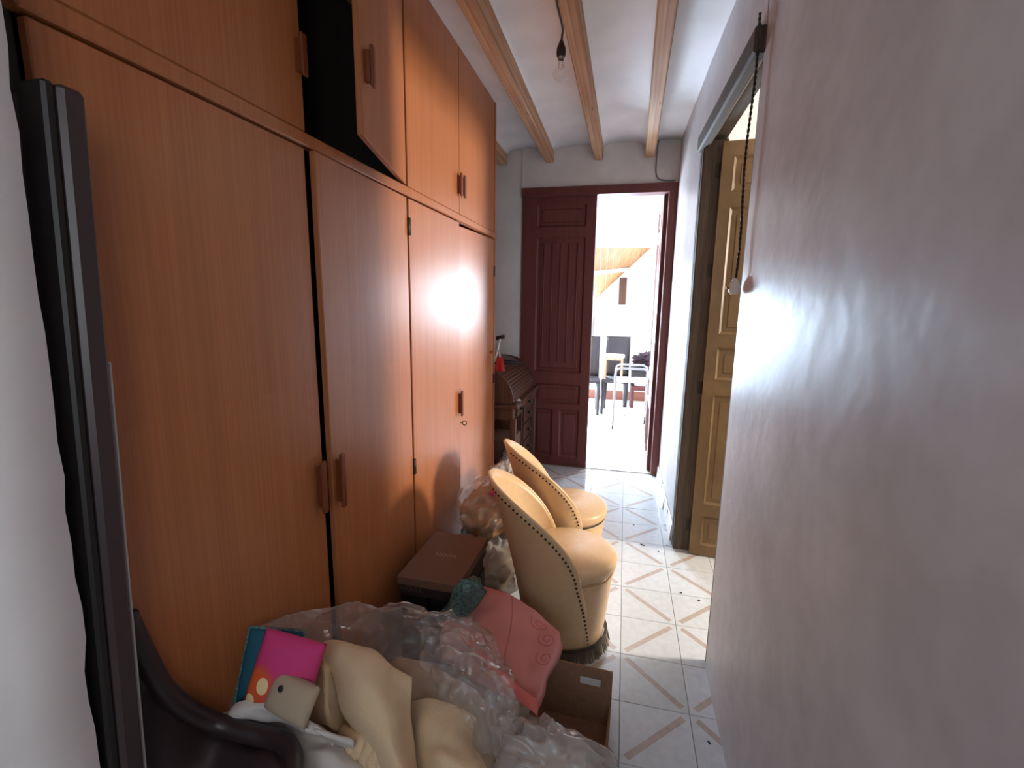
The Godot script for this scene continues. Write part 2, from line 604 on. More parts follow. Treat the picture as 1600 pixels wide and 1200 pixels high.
# ======================= the shell of the place =======================
# one wall face with slight waves in the hand-trowelled plaster: axis x face at x0 between z0..z1, y0..y1, normal -x
func wavy_wall(s: SurfaceTool, x_at: Callable, z0: float, z1: float, y0: float, y1: float, nz: int, ny: int, amp: float) -> void:
	var g := []
	for i in ny + 1:
		var row := []
		for j in nz + 1:
			var z := lerpf(z0, z1, float(j) / nz); var y := lerpf(y0, y1, float(i) / ny)
			var k := noise.get_noise_3d(z * 1.4, y * 0.5, 3.3) + 0.18 * noise.get_noise_3d(z * 5.0, y * 1.2, 8.3)
			row.append(Vector3(x_at.call(z) + k * amp, y, z))
		g.append(row)
	sheet(s, g)

func build_shell() -> void:
	var H := 3.0
	# floors
	var fl := struct_node("floor", "pale floor tiles with brown diagonal inlay stripes")
	boxm(Vector3(-1.9, -0.25, -4.33), Vector3(0.50, -0.012, 3.2), "floor_bed", M.grout, fl, 0.0)
	boxm(Vector3(-3.0, -0.25, -8.0), Vector3(2.6, -0.001, -4.17), "far_room_floor", M.floor_far, fl, 0.0)
	boxm(Vector3(0.50, -0.25, -4.33), Vector3(4.0, -0.012, 0.2), "side_room_floor", M.grout, fl, 0.0)
	boxm(Vector3(-1.9, -0.011, -0.35), Vector3(0.42, 0.0, 3.0), "near_floor", M.floor_far, fl, 0.0)
	# right wall: near length, far length and the piece over the side door
	var wr := struct_node("wall_right", "uneven glossy white plaster wall with a door opening")
	var s := S()
	wavy_wall(s, func(z): return 0.402, 0.35, -1.872, 0.0, H, 110, 66, 0.0022)
	box(s, Vector3(0.457, H / 2, -0.761), Vector3(0.09, H, 2.222), 0.004)
	put(s, "near_wall", M.wall, wr)
	hole_wall(wr, Vector3(0.402, 0, 0.35), Vector3(0.50, H, 1.6), 0, 0.4, 1.1, 1.25, 2.25)
	window("window_6", Vector3(0.45, 1.75, 0.75), Vector2(0.7, 1.0), PI / 2)  # added out of view, opening and all, for the near wall fill
	s = S()
	var far_x := func(z): return 0.372 + (z + 2.93) * 0.013
	wavy_wall(s, far_x, -2.93, -4.15, 0.0, H, 36, 66, 0.003)
	box(s, Vector3(0.44, H / 2, -3.63), Vector3(0.12, H, 1.40), 0.004)
	put(s, "far_wall", M.wall, wr)
	s = S()
	wavy_wall(s, func(z): return lerpf(0.401, 0.372, (-1.872 - z) / 1.058), -1.872, -2.93, 2.40, H, 30, 16, 0.002)
	box(s, Vector3(0.45, 2.70, -2.4), Vector3(0.08, 0.6, 1.06), 0.0)
	put(s, "over_door_wall", M.wall, wr)
	# far wall round the double door
	var wf := struct_node("wall_far", "white plaster end wall above the brown double door")
	boxm(Vector3(-3.0, 0, -4.33), Vector3(-0.915, H, -4.165), "plaster_field", M.wall_matt, wf)
	boxm(Vector3(-0.915, 2.445, -4.33), Vector3(0.38, H, -4.15), "plaster_field", M.wall_matt, wf)
	boxm(Vector3(0.36, 0, -4.33), Vector3(4.0, H, -4.15), "plaster_field", M.wall_matt, wf)
	# behind the wardrobe, and the near white wall
	boxm(Vector3(-1.9, 0, -4.33), Vector3(-1.55, H, 0.2), "wall_left", M.wall_matt).set_meta("kind", "structure")
	var wn := struct_node("wall_near", "pale plaster wall end with a chipped edge")
	s = S()
	var ng := []
	for i in 61:
		var row := []
		var y := H * i / 60.0
		for j in 13:
			var z := lerpf(0.5, -0.468 - 0.022 * (y - 1.5) + 0.006 * noise.get_noise_2d(y * 9.0, 1.0) + 0.004 * noise.get_noise_2d(y * 34.0, 5.0), j / 12.0)
			row.append(Vector3(-0.75 - 0.004 * noise.get_noise_3d(z * 5, y * 3, 1.0), y, z))
		row.append(Vector3(-0.80, y, row[12].z))
		ng.append(row)
	var flipped := []
	for r in ng:
		var q: Array = r.duplicate(); q.reverse(); flipped.append(q)
	sheet(s, flipped)
	box(s, Vector3(-1.27, H / 2, 0.03), Vector3(0.97, H, 0.96), 0.0)
	put(s, "plaster_field", M.ceiling, wn)
	# room behind the camera
	var wb := struct_node("wall_back")
	boxm(Vector3(-2.0, 0, 0.45), Vector3(-1.8, H, 3.2), "side_field", M.wall_matt, wb)
	hole_wall(wb, Vector3(-1.9, 0, 1.4), Vector3(0.42, H, 1.6), 2, -0.6, 0.3, 1.2, 2.3)
	# side room
	var ws := struct_node("wall_side_room")
	hole_wall(ws, Vector3(3.6, 0, -4.33), Vector3(3.8, H, 0.2), 0, -2.75, -2.15, 1.6, 2.3)
	boxm(Vector3(0.50, 0, 0.05), Vector3(3.8, H, 0.2), "side_field", M.wall_matt, ws)
	# far room
	var wd := struct_node("wall_far_room")
	hole_wall(wd, Vector3(-2.8, 0, -7.4), Vector3(-2.6, H, -4.33), 0, -6.9, -5.1, 0.75, 2.35)
	hole_wall(wd, Vector3(-2.8, 0, -7.6), Vector3(0.3, H, -7.4), 2, -1.7, -0.4, 0.3, 1.7)
	hole_wall(wd, Vector3(0.3, 0, -7.6), Vector3(2.2, H, -7.4), 2, 1.1, 1.66, 1.1, 1.9)
	boxm(Vector3(2.0, 0, -7.4), Vector3(2.2, H, -4.33), "side_field", M.wall_matt, wd)
	window("window_1", Vector3(3.7, 1.95, -2.45), Vector2(0.6, 0.7), PI / 2)
	window("window_2", Vector3(-2.7, 1.55, -6.0), Vector2(1.8, 1.6), PI / 2)  # added out of view to go with the far room fill
	window("window_5", Vector3(1.38, 1.5, -7.5), Vector2(0.56, 0.8), 0.0)
	window("window_3", Vector3(-1.05, 1.0, -7.5), Vector2(1.3, 1.4), 0.0)
	window("window_4", Vector3(-0.15, 1.75, 1.5), Vector2(0.9, 1.1), 0.0)

func hole_wall(parent: Node, lo: Vector3, hi: Vector3, axis: int, a: float, b: float, y0: float, y1: float) -> void:
	# wall lo..hi, thin along axis, with an opening a..b along the other level axis
	var s := S(false)
	var along := 2 if axis == 0 else 0
	for seg in [[lo[along], a, lo.y, hi.y], [b, hi[along], lo.y, hi.y], [a, b, lo.y, y0], [a, b, y1, hi.y]]:
		var l := lo; var h := hi
		l[along] = seg[0]; h[along] = seg[1]; l.y = seg[2]; h.y = seg[3]
		box(s, (l + h) * 0.5, h - l, 0.0)
	put(s, "window_wall", M.wall_matt, parent)

func window(called: String, at: Vector3, size: Vector2, turn: float) -> void:
	var w := struct_node(called)
	w.position = at
	w.rotation.y = turn
	var s := S(false)
	var t := 0.05
	box(s, Vector3(-size.x / 2 + t / 2, 0, 0), Vector3(t, size.y, 0.06))
	box(s, Vector3(size.x / 2 - t / 2, 0, 0), Vector3(t, size.y, 0.06))
	box(s, Vector3(0, 0, 0), Vector3(t, size.y - 2 * t, 0.05))
	box(s, Vector3(0, size.y / 2 - t / 2, 0), Vector3(size.x - 2 * t, t, 0.06))
	box(s, Vector3(0, -size.y / 2 + t / 2, 0), Vector3(size.x - 2 * t, t, 0.06))
	put(s, "window_frame", M.white_paint, w)
	for k in [-1, 1]:
		s = S(false)
		box(s, Vector3(k * size.x / 4, 0, 0), Vector3(size.x / 2 - 1.5 * t, size.y - 2 * t, 0.004), 0.0)
		put(s, "pane", M.glass, w)

func build_ceiling() -> void:
	var c := struct_node("ceiling", "white ceiling vaulted in shallow bays between the beams")
	boxm(Vector3(-2.0, 2.95, -4.33), Vector3(4.0, 3.15, 3.2), "ceiling_slab", M.ceiling, c, 0.0)
	boxm(Vector3(-2.8, 2.95, -7.6), Vector3(2.2, 3.15, -4.33), "far_ceiling_slab", M.ceiling, c, 0.0)
	# shallow plaster vaults from beam to beam
	var edges := [-1.50, -1.08, -0.68, -0.28, 0.115, 0.42]
	for k in 5:
		var g := []
		for i in 41:
			var z := lerpf(2.95, -4.16, i / 40.0)
			var row := []
			for j in 15:
				var t := j / 14.0
				var x := lerpf(edges[k], edges[k + 1], t)
				if k == 4: x = lerpf(edges[k], 0.42, t)
				var y := 2.735 + 0.065 * sqrt(maxf(0.0, 1.0 - pow(2.0 * t - 1.0, 2.0))) * 1.0
				if k == 4: y = 2.735 + 0.06 * sqrt(maxf(0.0, 1.0 - pow(1.6 * t - 0.8, 2.0)))
				y += 0.006 * noise.get_noise_3d(x * 4, z * 2, 2.0) + (-4.16 - z) * -0.006
				row.append(Vector3(x, y, z))
			g.append(row)
		var s := S()
		sheet(s, g, -0.03)
		put(s, "vault", M.ceiling, c)
	# beams (each its own timber)
	var B := [[-1.085, -1.05, -1.12, -1.05, "pine ceiling beam end showing just past the tall wardrobe"],
		[-0.708, -0.627, -0.716, -0.645, "pine ceiling beam running beside the wardrobe top"],
		[-0.322, -0.240, -0.311, -0.240, "pine ceiling beam that the bare bulb hangs beside"],
		[0.063, 0.132, 0.088, 0.165, "pine ceiling beam nearest the wall with the ochre door"]]
	for b in B:
		var w: float = b[3] - b[2]
		var far := Vector3((b[2] + b[3]) / 2, 2.64 + 0.07, -4.16)
		var dx: float = ((b[0] + b[1]) / 2 - (b[2] + b[3]) / 2) / 2.1
		if b[0] < -1.0: dx = 0.0
		var near := Vector3(far.x + dx * 6.9, far.y, 2.75)
		tag(beam_between(far, near, w if b[0] > -1.0 else 0.075, 0.14, "ceiling_beam", M.pine, null, 0.007), b[4], "beam", "ceiling beams")

# ======================= doors =======================
# a framed leaf in its own axes: x 0..w, y 0..h, face towards +z at z = 0; panels: Rect2 in those axes
func panel_leaf(parent: Node, called: String, w: float, h: float, thick: float, panels: Array, m: Material, xf: Transform3D) -> MeshInstance3D:
	var xs := [0.0, w]; var ys := [0.0, h]
	for p in panels:
		for q in [p.position.x, p.end.x]:
			if not xs.has(q): xs.append(q)
		for q in [p.position.y, p.end.y]:
			if not ys.has(q): ys.append(q)
	xs.sort(); ys.sort()
	var s := S(false)
	for i in xs.size() - 1:
		for j in ys.size() - 1:
			var c := Vector2((xs[i] + xs[i + 1]) / 2, (ys[j] + ys[j + 1]) / 2)
			var inside := false
			for p in panels:
				if p.has_point(c): inside = true
			if not inside:
				box(s, Vector3(c.x, c.y, -thick / 2), Vector3(xs[i + 1] - xs[i], ys[j + 1] - ys[j], thick), 0.0)
	# moulding round each panel
	for p in panels:
		var a := Vector2(p.position.x, p.position.y); var b := Vector2(p.end.x, p.end.y)
		var e := 0.014
		for side in [1.0, -1.0]:
			var z0 := 0.003 if side > 0 else -thick - 0.003
			var z1 := -0.010 if side > 0 else -thick + 0.010
			var o := [Vector3(a.x, a.y, z0), Vector3(b.x, a.y, z0), Vector3(b.x, b.y, z0), Vector3(a.x, b.y, z0)]
			var n := [Vector3(a.x + e, a.y + e, z1), Vector3(b.x - e, a.y + e, z1), Vector3(b.x - e, b.y - e, z1), Vector3(a.x + e, b.y - e, z1)]
			for k in 4:
				var k2 := (k + 1) % 4
				if side > 0: quad(s, o[k], o[k2], n[k2], n[k])
				else: quad(s, o[k2], o[k], n[k], n[k2])
	var leaf := put(s, called, m, parent, xf)
	for p in panels:
		var s2 := S(false)
		var c: Vector2 = p.get_center()
		box(s2, Vector3(c.x, c.y, -thick / 2), Vector3(p.size.x, p.size.y, thick * 0.45), 0.0)
		box(s2, Vector3(c.x, c.y, -thick / 2), Vector3(maxf(p.size.x - 0.07, 0.02), maxf(p.size.y - 0.07, 0.02), thick * 0.72), 0.006)
		put(s2, "panel", m, leaf)
	return leaf

func build_doors() -> void:
	# far double door
	var d := struct_node("door_1", "dark reddish brown panelled double door, one leaf open")
	var s := S(false)
	box(s, Vector3(-0.275, 2.405, -4.19), Vector3(1.27, 0.07, 0.14))
	box(s, Vector3(-0.893, 1.19, -4.24), Vector3(0.045, 2.37, 0.05))
	box(s, Vector3(0.326, 1.19, -4.19), Vector3(0.068, 2.37, 0.14))
	put(s, "door_frame", M.dark_wood, d)
	var pn := [Rect2(0.13, 2.12, 0.42, 0.18), Rect2(0.13, 0.87, 0.42, 1.16), Rect2(0.13, 0.58, 0.42, 0.18), Rect2(0.13, 0.08, 0.18, 0.45), Rect2(0.37, 0.08, 0.18, 0.45)]
	var leaf := panel_leaf(d, "door_leaf", 0.63, 2.362, 0.04, pn, M.dark_wood, Transform3D(Basis.IDENTITY, Vector3(-0.906, 0.006, -4.155)))
	s = S()   # thin beads down the tall panel
	for k in 5:
		var x := 0.195 + k * 0.072
		tube(s, [Vector3(x, 0.96, -0.004), Vector3(x, 1.98, -0.004)], 0.006, 8)
	put(s, "beading", M.dark_wood, leaf)
	var open_leaf := panel_leaf(d, "open_door_leaf", 0.57, 2.355, 0.04, pn, M.dark_wood, Transform3D(Basis(Vector3.UP, deg_to_rad(90)), Vector3(0.300, 0.012, -4.215)))
	s = S(false)
	box(s, Vector3(-0.27, -0.002, -4.24), Vector3(1.2, 0.012, 0.14), 0.003)
	put(s, "threshold", M.floor_far, d)
	# side door: old dark frame, ochre leaf swung into the side room
	var e := struct_node("door_2", "ochre painted panelled door swung open in a dark wooden frame")
	s = S(false)
	box(s, Vector3(0.425, 1.18, -2.895), Vector3(0.125, 2.36, 0.075), 0.006)
	box(s, Vector3(0.375, 1.18, -2.925), Vector3(0.03, 2.36, 0.07), 0.008)
	box(s, Vector3(0.385, 0.07, -2.915), Vector3(0.045, 0.14, 0.09), 0.006)
	box(s, Vector3(0.475, 1.18, -1.90), Vector3(0.13, 2.36, 0.05), 0.006)
	put(s, "door_jamb", M.old_wood, e)
	var lin := beam_between(Vector3(0.392, 2.362, -1.86), Vector3(0.365, 2.362, -2.955), 0.05, 0.085, "lintel_board", M.old_wood, e, 0.008)
	beam_between(Vector3(0.452, 2.385, -1.87), Vector3(0.44, 2.385, -2.93), 0.085, 0.03, "lintel_board", M.old_wood, e, 0.004)
	var bb := Basis(Vector3.UP, deg_to_rad(-5))
	var L := Transform3D(bb, Vector3(0.452, 0.008, -2.815))
	var W := 0.80
	var px0 := 0.058
	var pw := W - 2 * px0
	var leaf2 := panel_leaf(e, "door_leaf", W, 2.325, 0.035, [Rect2(px0, 2.075, pw, 0.175), Rect2(px0, 1.325, pw, 0.67), Rect2(px0, 1.07, pw, 0.18), Rect2(px0, 0.325, pw, 0.655), Rect2(px0, 0.065, pw, 0.18)], M.ochre, L)
	for y in [2.2, 1.68, 1.02, 0.17]:
		s = S()
		tube(s, [Vector3(0.458, y - 0.035, -2.842), Vector3(0.458, y + 0.035, -2.842)], 0.008, 10)
		box(s, Vector3(0.446, y, -2.853), Vector3(0.03, 0.07, 0.004), 0.001)
		put(s, "hinge", M.iron, e)
	# skirting tiles along the far length of the right wall
	var sk := struct_node("baseboard_right", "pale skirting tiles at the foot of the wall")
	var z := -2.975
	for k in 5:
		var w := 0.235
		var s3 := S(false)
		var lean: float = [0.05, 0.02, 0.06, 0.0, 0.03][k]
		box(s3, Vector3(0.362 - 0.003 * k - lean * 0.04, 0.052, z - w / 2 + 0.005), Vector3(0.010, 0.105, w - 0.007), 0.002, Basis(Vector3.BACK, -lean * 2.0))
		put(s3, "skirting_tile", M.white_paint, sk)
		z -= w

# ======================= wardrobe =======================
func handle(parent: Node, x: float, z: float, y0: float, y1: float) -> void:
	var s := S(false)
	var h := y1 - y0
	box(s, Vector3(x + 0.008, (y0 + y1) / 2, z), Vector3(0.018, h * 0.78, 0.016), 0.002)
	box(s, Vector3(x + 0.021, (y0 + y1) / 2, z), Vector3(0.011, h, 0.024), 0.003)
	put(s, "handle", M.handle, parent)

func ward_door(w: Node, z_hinge: float, length: float, y0: float, y1: float, ajar: float, called := "door") -> MeshInstance3D:
	# length > 0 runs towards +z from its hinge, < 0 towards -z; the leaf's own origin is its hinge
	var s := S(false)
	var l := absf(length)
	box(s, Vector3(-0.010, (y0 + y1) / 2, signf(length) * l / 2), Vector3(0.020, y1 - y0, l), 0.0025)
	var a := deg_to_rad(ajar) * signf(length)
	return put(s, called, M.veneer, w, Transform3D(Basis(Vector3.UP, a), Vector3(-0.90, 0, z_hinge)))

func build_wardrobe() -> void:
	var w := thing("wardrobe", "long built-in orange-brown veneer wardrobe with an open upper door", "wardrobe")
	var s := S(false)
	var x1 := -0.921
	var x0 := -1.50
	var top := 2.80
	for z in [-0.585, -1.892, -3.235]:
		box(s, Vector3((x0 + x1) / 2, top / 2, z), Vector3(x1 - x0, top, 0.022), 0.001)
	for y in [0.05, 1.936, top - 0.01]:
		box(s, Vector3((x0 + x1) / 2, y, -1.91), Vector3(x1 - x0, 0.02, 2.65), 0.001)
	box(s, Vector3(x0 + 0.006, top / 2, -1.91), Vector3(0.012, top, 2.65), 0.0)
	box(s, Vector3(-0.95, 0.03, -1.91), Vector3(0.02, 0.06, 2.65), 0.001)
	put(s, "carcass", M.box_dark, w)  # shade of the open compartment is put into this dark colour
	s = S(false)
	box(s, Vector3(-0.907, 1.936, -1.92), Vector3(0.034, 0.036, 2.67), 0.004)
	put(s, "rail", M.veneer, w)
	s = S(false)
	box(s, Vector3(-0.905, top + 0.004, -1.92), Vector3(0.04, 0.02, 2.67), 0.004)
	put(s, "top_edging", M.veneer, w)
	s = S(false)
	box(s, Vector3(-0.908, top / 2, -3.236), Vector3(0.026, top, 0.024), 0.002)
	put(s, "end_strip", M.veneer, w)
	# lower doors
	var d1 := ward_door(w, -0.60, -0.640, 0.075, 1.914, 0.0)
	handle(d1, 0.0, -0.612, 0.838, 1.007)
	var d2 := ward_door(w, -1.884, 0.622, 0.075, 1.914, 1.6)
	handle(d2, 0.0, 0.597, 0.827, 1.009)
	var d3 := ward_door(w, -1.900, -0.622, 0.075, 1.914, 0.0)
	handle(d3, 0.0, -0.600, 0.843, 0.993)
	var d4 := ward_door(w, -3.222, 0.690, 0.075, 1.912, -3.2)
	handle(d4, 0.0, 0.668, 0.843, 0.993)
	# upper doors
	var u1 := ward_door(w, -0.60, -0.650, 1.958, 2.785, 0.0, "upper_door")
	handle(u1, 0.0, -0.632, 2.092, 2.198)
	var u2 := ward_door(w, -1.884, 0.588, 1.962, 2.785, 14.2, "upper_door")
	handle(u2, 0.0, 0.545, 2.105, 2.215)
	var u3 := ward_door(w, -1.900, -0.622, 1.958, 2.785, 0.0, "upper_door")
	handle(u3, 0.0, -0.605, 2.046, 2.161)
	var u4 := ward_door(w, -3.222, 0.692, 1.958, 2.785, 0.0, "upper_door")
	handle(u4, 0.0, 0.660, 2.046, 2.161)
	for dd in [[d2, -0.004, 1.80], [d3, 0.004, 1.80], [d2, -0.004, 0.75], [d3, 0.004, 0.75], [d4, 0.0, 1.70], [d4, 0.0, 0.95]]:
		s = S()
		tube(s, [Vector3(0.004, dd[2] - 0.035, dd[1]), Vector3(0.004, dd[2] + 0.035, dd[1])], 0.006, 10)
		put(s, "hinge", M.iron, dd[0])
	# key left in the lock of the right-hand pair
	s = S()
	tube(s, [Vector3(0.0, 0.785, 0.655), Vector3(0.035, 0.785, 0.655)], 0.004, 8)
	var ring := []
	for k in 16: ring.append(Vector3(0.047 + 0.013 * cos(TAU * k / 16), 0.785 + 0.013 * sin(TAU * k / 16), 0.655))
	tube(s, ring, 0.003, 6, true)
	put(s, "key", M.iron, d4)
	s = S()
	tube(s, [Vector3(0.0, 1.14, 0.06), Vector3(0.03, 1.15, 0.05)], 0.009, 10)
	put(s, "peg", M.veneer, d4)

# ======================= floor tiles =======================
func build_floor_tiles() -> void:
	var fl := get_node("floor")
	var a := 0.253
	var variants := []
	for k in 3:
		var s := S(false)
		var h := a / 2 - 0.0009
		var b := 0.0012
		var th := 0.011
		# top with uv, chamfer and sides
		var P := [Vector3(-h + b, 0, -h + b), Vector3(-h + b, 0, h - b), Vector3(h - b, 0, h - b), Vector3(h - b, 0, -h + b)]
		var Q := [Vector3(-h, -b, -h), Vector3(-h, -b, h), Vector3(h, -b, h), Vector3(h, -b, -h)]
		var U := [Vector2(0, 0), Vector2(0, 1), Vector2(1, 1), Vector2(1, 0)]
		for i in [0, 2, 1, 0, 3, 2]:
			s.set_uv(U[i]); s.add_vertex(P[i])
		for i in 4:
			var i2 := (i + 1) % 4
			s.set_uv(U[i])
			quad(s, P[i], Q[i], Q[i2], P[i2])
			quad(s, Q[i], Q[i] + Vector3(0, -th, 0), Q[i2] + Vector3(0, -th, 0), Q[i2])
		s.generate_normals()
		variants.append(s.commit())
	var tints := []
	for k in 3:
		var m: StandardMaterial3D = M.tile.duplicate()
		var v: float = [1.0, 0.965, 0.985][k]
		m.albedo_color = Color(v, v, v * (0.99 if k == 1 else 1.0))
		m.roughness = [0.24, 0.27, 0.22][k]
		tints.append(m)
	for i in range(-4, 3):
		for j in range(-7, 9):
			var c := Vector3(0.058 + a * (i + 0.5), 0, -2.38 + a * (j + 0.5))
			if c.z > -0.3 or c.x < -0.95: continue
			var even := (i + j + 100) % 2 == 0
			var k := rng.randi_range(0, 2)
			var bs := Basis(Vector3.UP, (0.0 if even else PI / 2) + (PI if rng.randf() < 0.5 else 0.0))
			bs = bs * Basis(Vector3(1, 0, 0), rng.randf_range(-0.0015, 0.0015)) * Basis(Vector3(0, 0, 1), rng.randf_range(-0.0015, 0.0015))
			var o := put_mesh(variants[k], "floor_tile", tints[k], fl, Transform3D(bs, c + Vector3(0, rng.randf_range(-0.0006, 0.0), 0)))

# ======================= far room =======================
func dining_chair(at: Vector3, turn: float, label: String) -> Node3D:
	var t := thing("dining_chair", label, "chair", at, turn, "dark dining chairs in the far room")
	var s := S(false)
	box(s, Vector3(0, 0.455, 0), Vector3(0.34, 0.05, 0.40), 0.012)
	put(s, "seat", M.dark_seat, t)
	s = S()
	var g := []
	for i in 9:
		var row := []
		for j in 7:
			var x := lerpf(-0.165, 0.165, j / 6.0)
			row.append(Vector3(x, 0.46 + 0.57 * i / 8.0, -0.185 - 0.06 * i / 8.0 - 0.012 * cos(x * 9.0)))
		g.append(row)
	sheet(s, g, -0.035)
	put(s, "backrest", M.dark_seat, t)
	for sx in [-1, 1]:
		for sz in [-1, 1]:
			s = S()
			tube(s, [Vector3(sx * 0.15, 0.0, sz * 0.18), Vector3(sx * 0.145, 0.44, sz * 0.17)], [0.02, 0.028], 8)
			put(s, "leg", M.dark_seat, t)
	return t

func build_far_room() -> void:
	# sloping boarded ceiling
	var c := struct_node("ceiling_far", "sloping pine board ceiling in the bright far room")
	var A := pz(1018, 387, -7.36); var B := pz(928, 470, -7.38); var N := pz(928, 387, -5.4)
	var fall := B - N
	var lift := Vector3(0, 0.022, 0)
	var n := 10
	for k in range(-3, n):
		var f0 := (k + 0.02) / n; var f1 := (k + 0.98) / n
		var a0 := N.lerp(A, f0); var a1 := N.lerp(A, f1)
		var b0 := a0 + fall * minf(1.0, 1.0 - f0); var b1 := a1 + fall * minf(1.0, 1.0 - f1)
		var s := S(false)
		var mid := (a0 + a1 + b0 + b1) / 4 + lift * 0.5
		quado(s, a0, a1, b1, b0, mid)
		quado(s, a0 + lift, a1 + lift, b1 + lift, b0 + lift, mid)
		quado(s, a0, a1, a1 + lift, a0 + lift, mid)
		quado(s, b0, b1, b1 + lift, b0 + lift, mid)
		quado(s, a0, b0, b0 + lift, a0 + lift, mid)
		quado(s, a1, b1, b1 + lift, a1 + lift, mid)
		put(s, "ceiling_board", M.board_far, c)
	var up := Vector3(0, 0.05, 0)
	beam_between(N.lerp(A, -0.3) + up, A + up, 0.06, 0.09, "purlin", M.white_paint, c)
	beam_between(N.lerp(A, -0.3) + fall * 0.40 + up * 0.1, N.lerp(A, 0.58) + fall * 0.40 + up * 0.1, 0.10, 0.05, "purlin", M.white_paint, c)
	boxm(Vector3(-2.6, 0, -7.4), Vector3(2.0, 0.14, -7.385), "baseboard_back", M.terracotta).set_meta("kind", "structure")
	# picture
	var pc := pz(973, 455, -7.39)
	var f := thing("picture_frame", "small dark framed picture on the white wall past the open door", "picture", pc)
	var s := S(false)
	for k in [-1, 1]:
		box(s, Vector3(k * 0.045, 0, 0.008), Vector3(0.016, 0.40, 0.02), 0.003)
		box(s, Vector3(0, k * 0.192, 0.008), Vector3(0.106, 0.016, 0.02), 0.003)
	put(s, "frame", M.desk, f)
	s = S(false)
	box(s, Vector3(0, 0, 0.004), Vector3(0.08, 0.37, 0.006), 0.0)
	put(s, "print", M.desk, f)
	dining_chair(Vector3(-0.46, 0, -6.45), 0.10, "dark dining chair half hidden behind the closed brown door leaf")
	var cb := dining_chair(Vector3(-0.085, 0, -6.55), -0.05, "dark dining chair with a small stool standing on its seat")
	# little stool on the chair
	var st := thing("small_stool", "small pale wooden stool with white top standing on a dark chair", "stool", Vector3(-0.115, 0.482, -6.47))
	s = S(false)
	box(s, Vector3(0, 0.305, 0), Vector3(0.28, 0.035, 0.24), 0.012)
	put(s, "seat", M.white_paint, st)
	s = S(false)
	box(s, Vector3(0, 0.272, 0), Vector3(0.25, 0.03, 0.21), 0.003)
	put(s, "apron", M.pine, st)
	for sx in [-1, 1]:
		for sz in [-1, 1]:
			s = S(false)
			box(s, Vector3(sx * 0.11, 0.13, sz * 0.09), Vector3(0.03, 0.26, 0.03), 0.003)
			put(s, "leg", M.pine, st)
	# tube trolley
	var t := thing("serving_trolley", "white tubular serving trolley on castors inside the far room", "trolley", Vector3(0.115, 0, -5.6))
	for zz in [0.0, -0.36]:
		s = S()
		var P := [Vector3(-0.19, 0.06, zz), Vector3(-0.19, 0.66, zz), Vector3(-0.18, 0.715, zz), Vector3(-0.14, 0.74, zz), Vector3(0.14, 0.74, zz), Vector3(0.18, 0.715, zz), Vector3(0.19, 0.66, zz), Vector3(0.19, 0.06, zz)]
		tube(s, P, 0.013, 10)
		put(s, "tube_frame", M.tube_grey, t)
		for sx in [-1, 1]:
			s = S()
			var wz := []
			lathe(s, [Vector2(0.0, -0.01), Vector2(0.024, -0.01), Vector2(0.028, -0.005), Vector2(0.028, 0.005), Vector2(0.024, 0.01), Vector2(0, 0.01)], 16)
			put(s, "castor", M.black, t, Transform3D(Basis(Vector3.BACK, PI / 2), Vector3(sx * 0.19, 0.028, zz)))
	for y in [0.58, 0.19]:
		s = S(false)
		box(s, Vector3(0, y, -0.18), Vector3(0.37, 0.018, 0.36), 0.006)
		box(s, Vector3(0, y + 0.02, 0.0), Vector3(0.37, 0.04, 0.008), 0.003)
		put(s, "tray", M.white_paint, t)
	# dark table with clothes heaped on it
	var tb := thing("side_table", "dark wooden table under a heap of clothes", "table", Vector3(0.42, 0, -6.75))
	s = S(false)
	box(s, Vector3(0, 0.615, 0), Vector3(0.62, 0.04, 0.5), 0.004)
	put(s, "tabletop", M.dark_seat, tb)
	s = S(false)
	box(s, Vector3(0, 0.55, 0), Vector3(0.56, 0.09, 0.44), 0.003)
	put(s, "apron", M.dark_seat, tb)
	for sx in [-1, 1]:
		for sz in [-1, 1]:
			s = S(false)
			box(s, Vector3(sx * 0.27, 0.30, sz * 0.21), Vector3(0.05, 0.60, 0.05), 0.004)
			put(s, "leg", M.dark_seat, tb)
	s = S()
	lump(s, Vector3(0.33, 0.72, -6.68), Vector3(0.20, 0.11, 0.16), 0.55, 2.6, 4.0, true, 48, 28, 0.637)
	tag(put(s, "clothes_heap", M.purple_cloth), "heap of dark crumpled clothes on the far room table", "clothes")
	var rs := thing("red_stool", "low red framed stool with white panel under the dark table", "stool", Vector3(0.30, 0, -6.42))
	s = S(false)
	box(s, Vector3(0, 0.37, 0), Vector3(0.34, 0.05, 0.14), 0.006)
	put(s, "seat", M.red_dark, rs)
	for sx in [-1, 1]:
		s = S(false)
		box(s, Vector3(sx * 0.15, 0.175, 0), Vector3(0.035, 0.35, 0.12), 0.003)
		put(s, "leg", M.red_dark, rs)

# ======================= roll-top desk =======================
func tambour_pt(a: float) -> Vector2:   # profile of the roll top, x and y
	return Vector2(-1.09 + 0.325 * cos(a), 0.755 + 0.27 * sin(a))

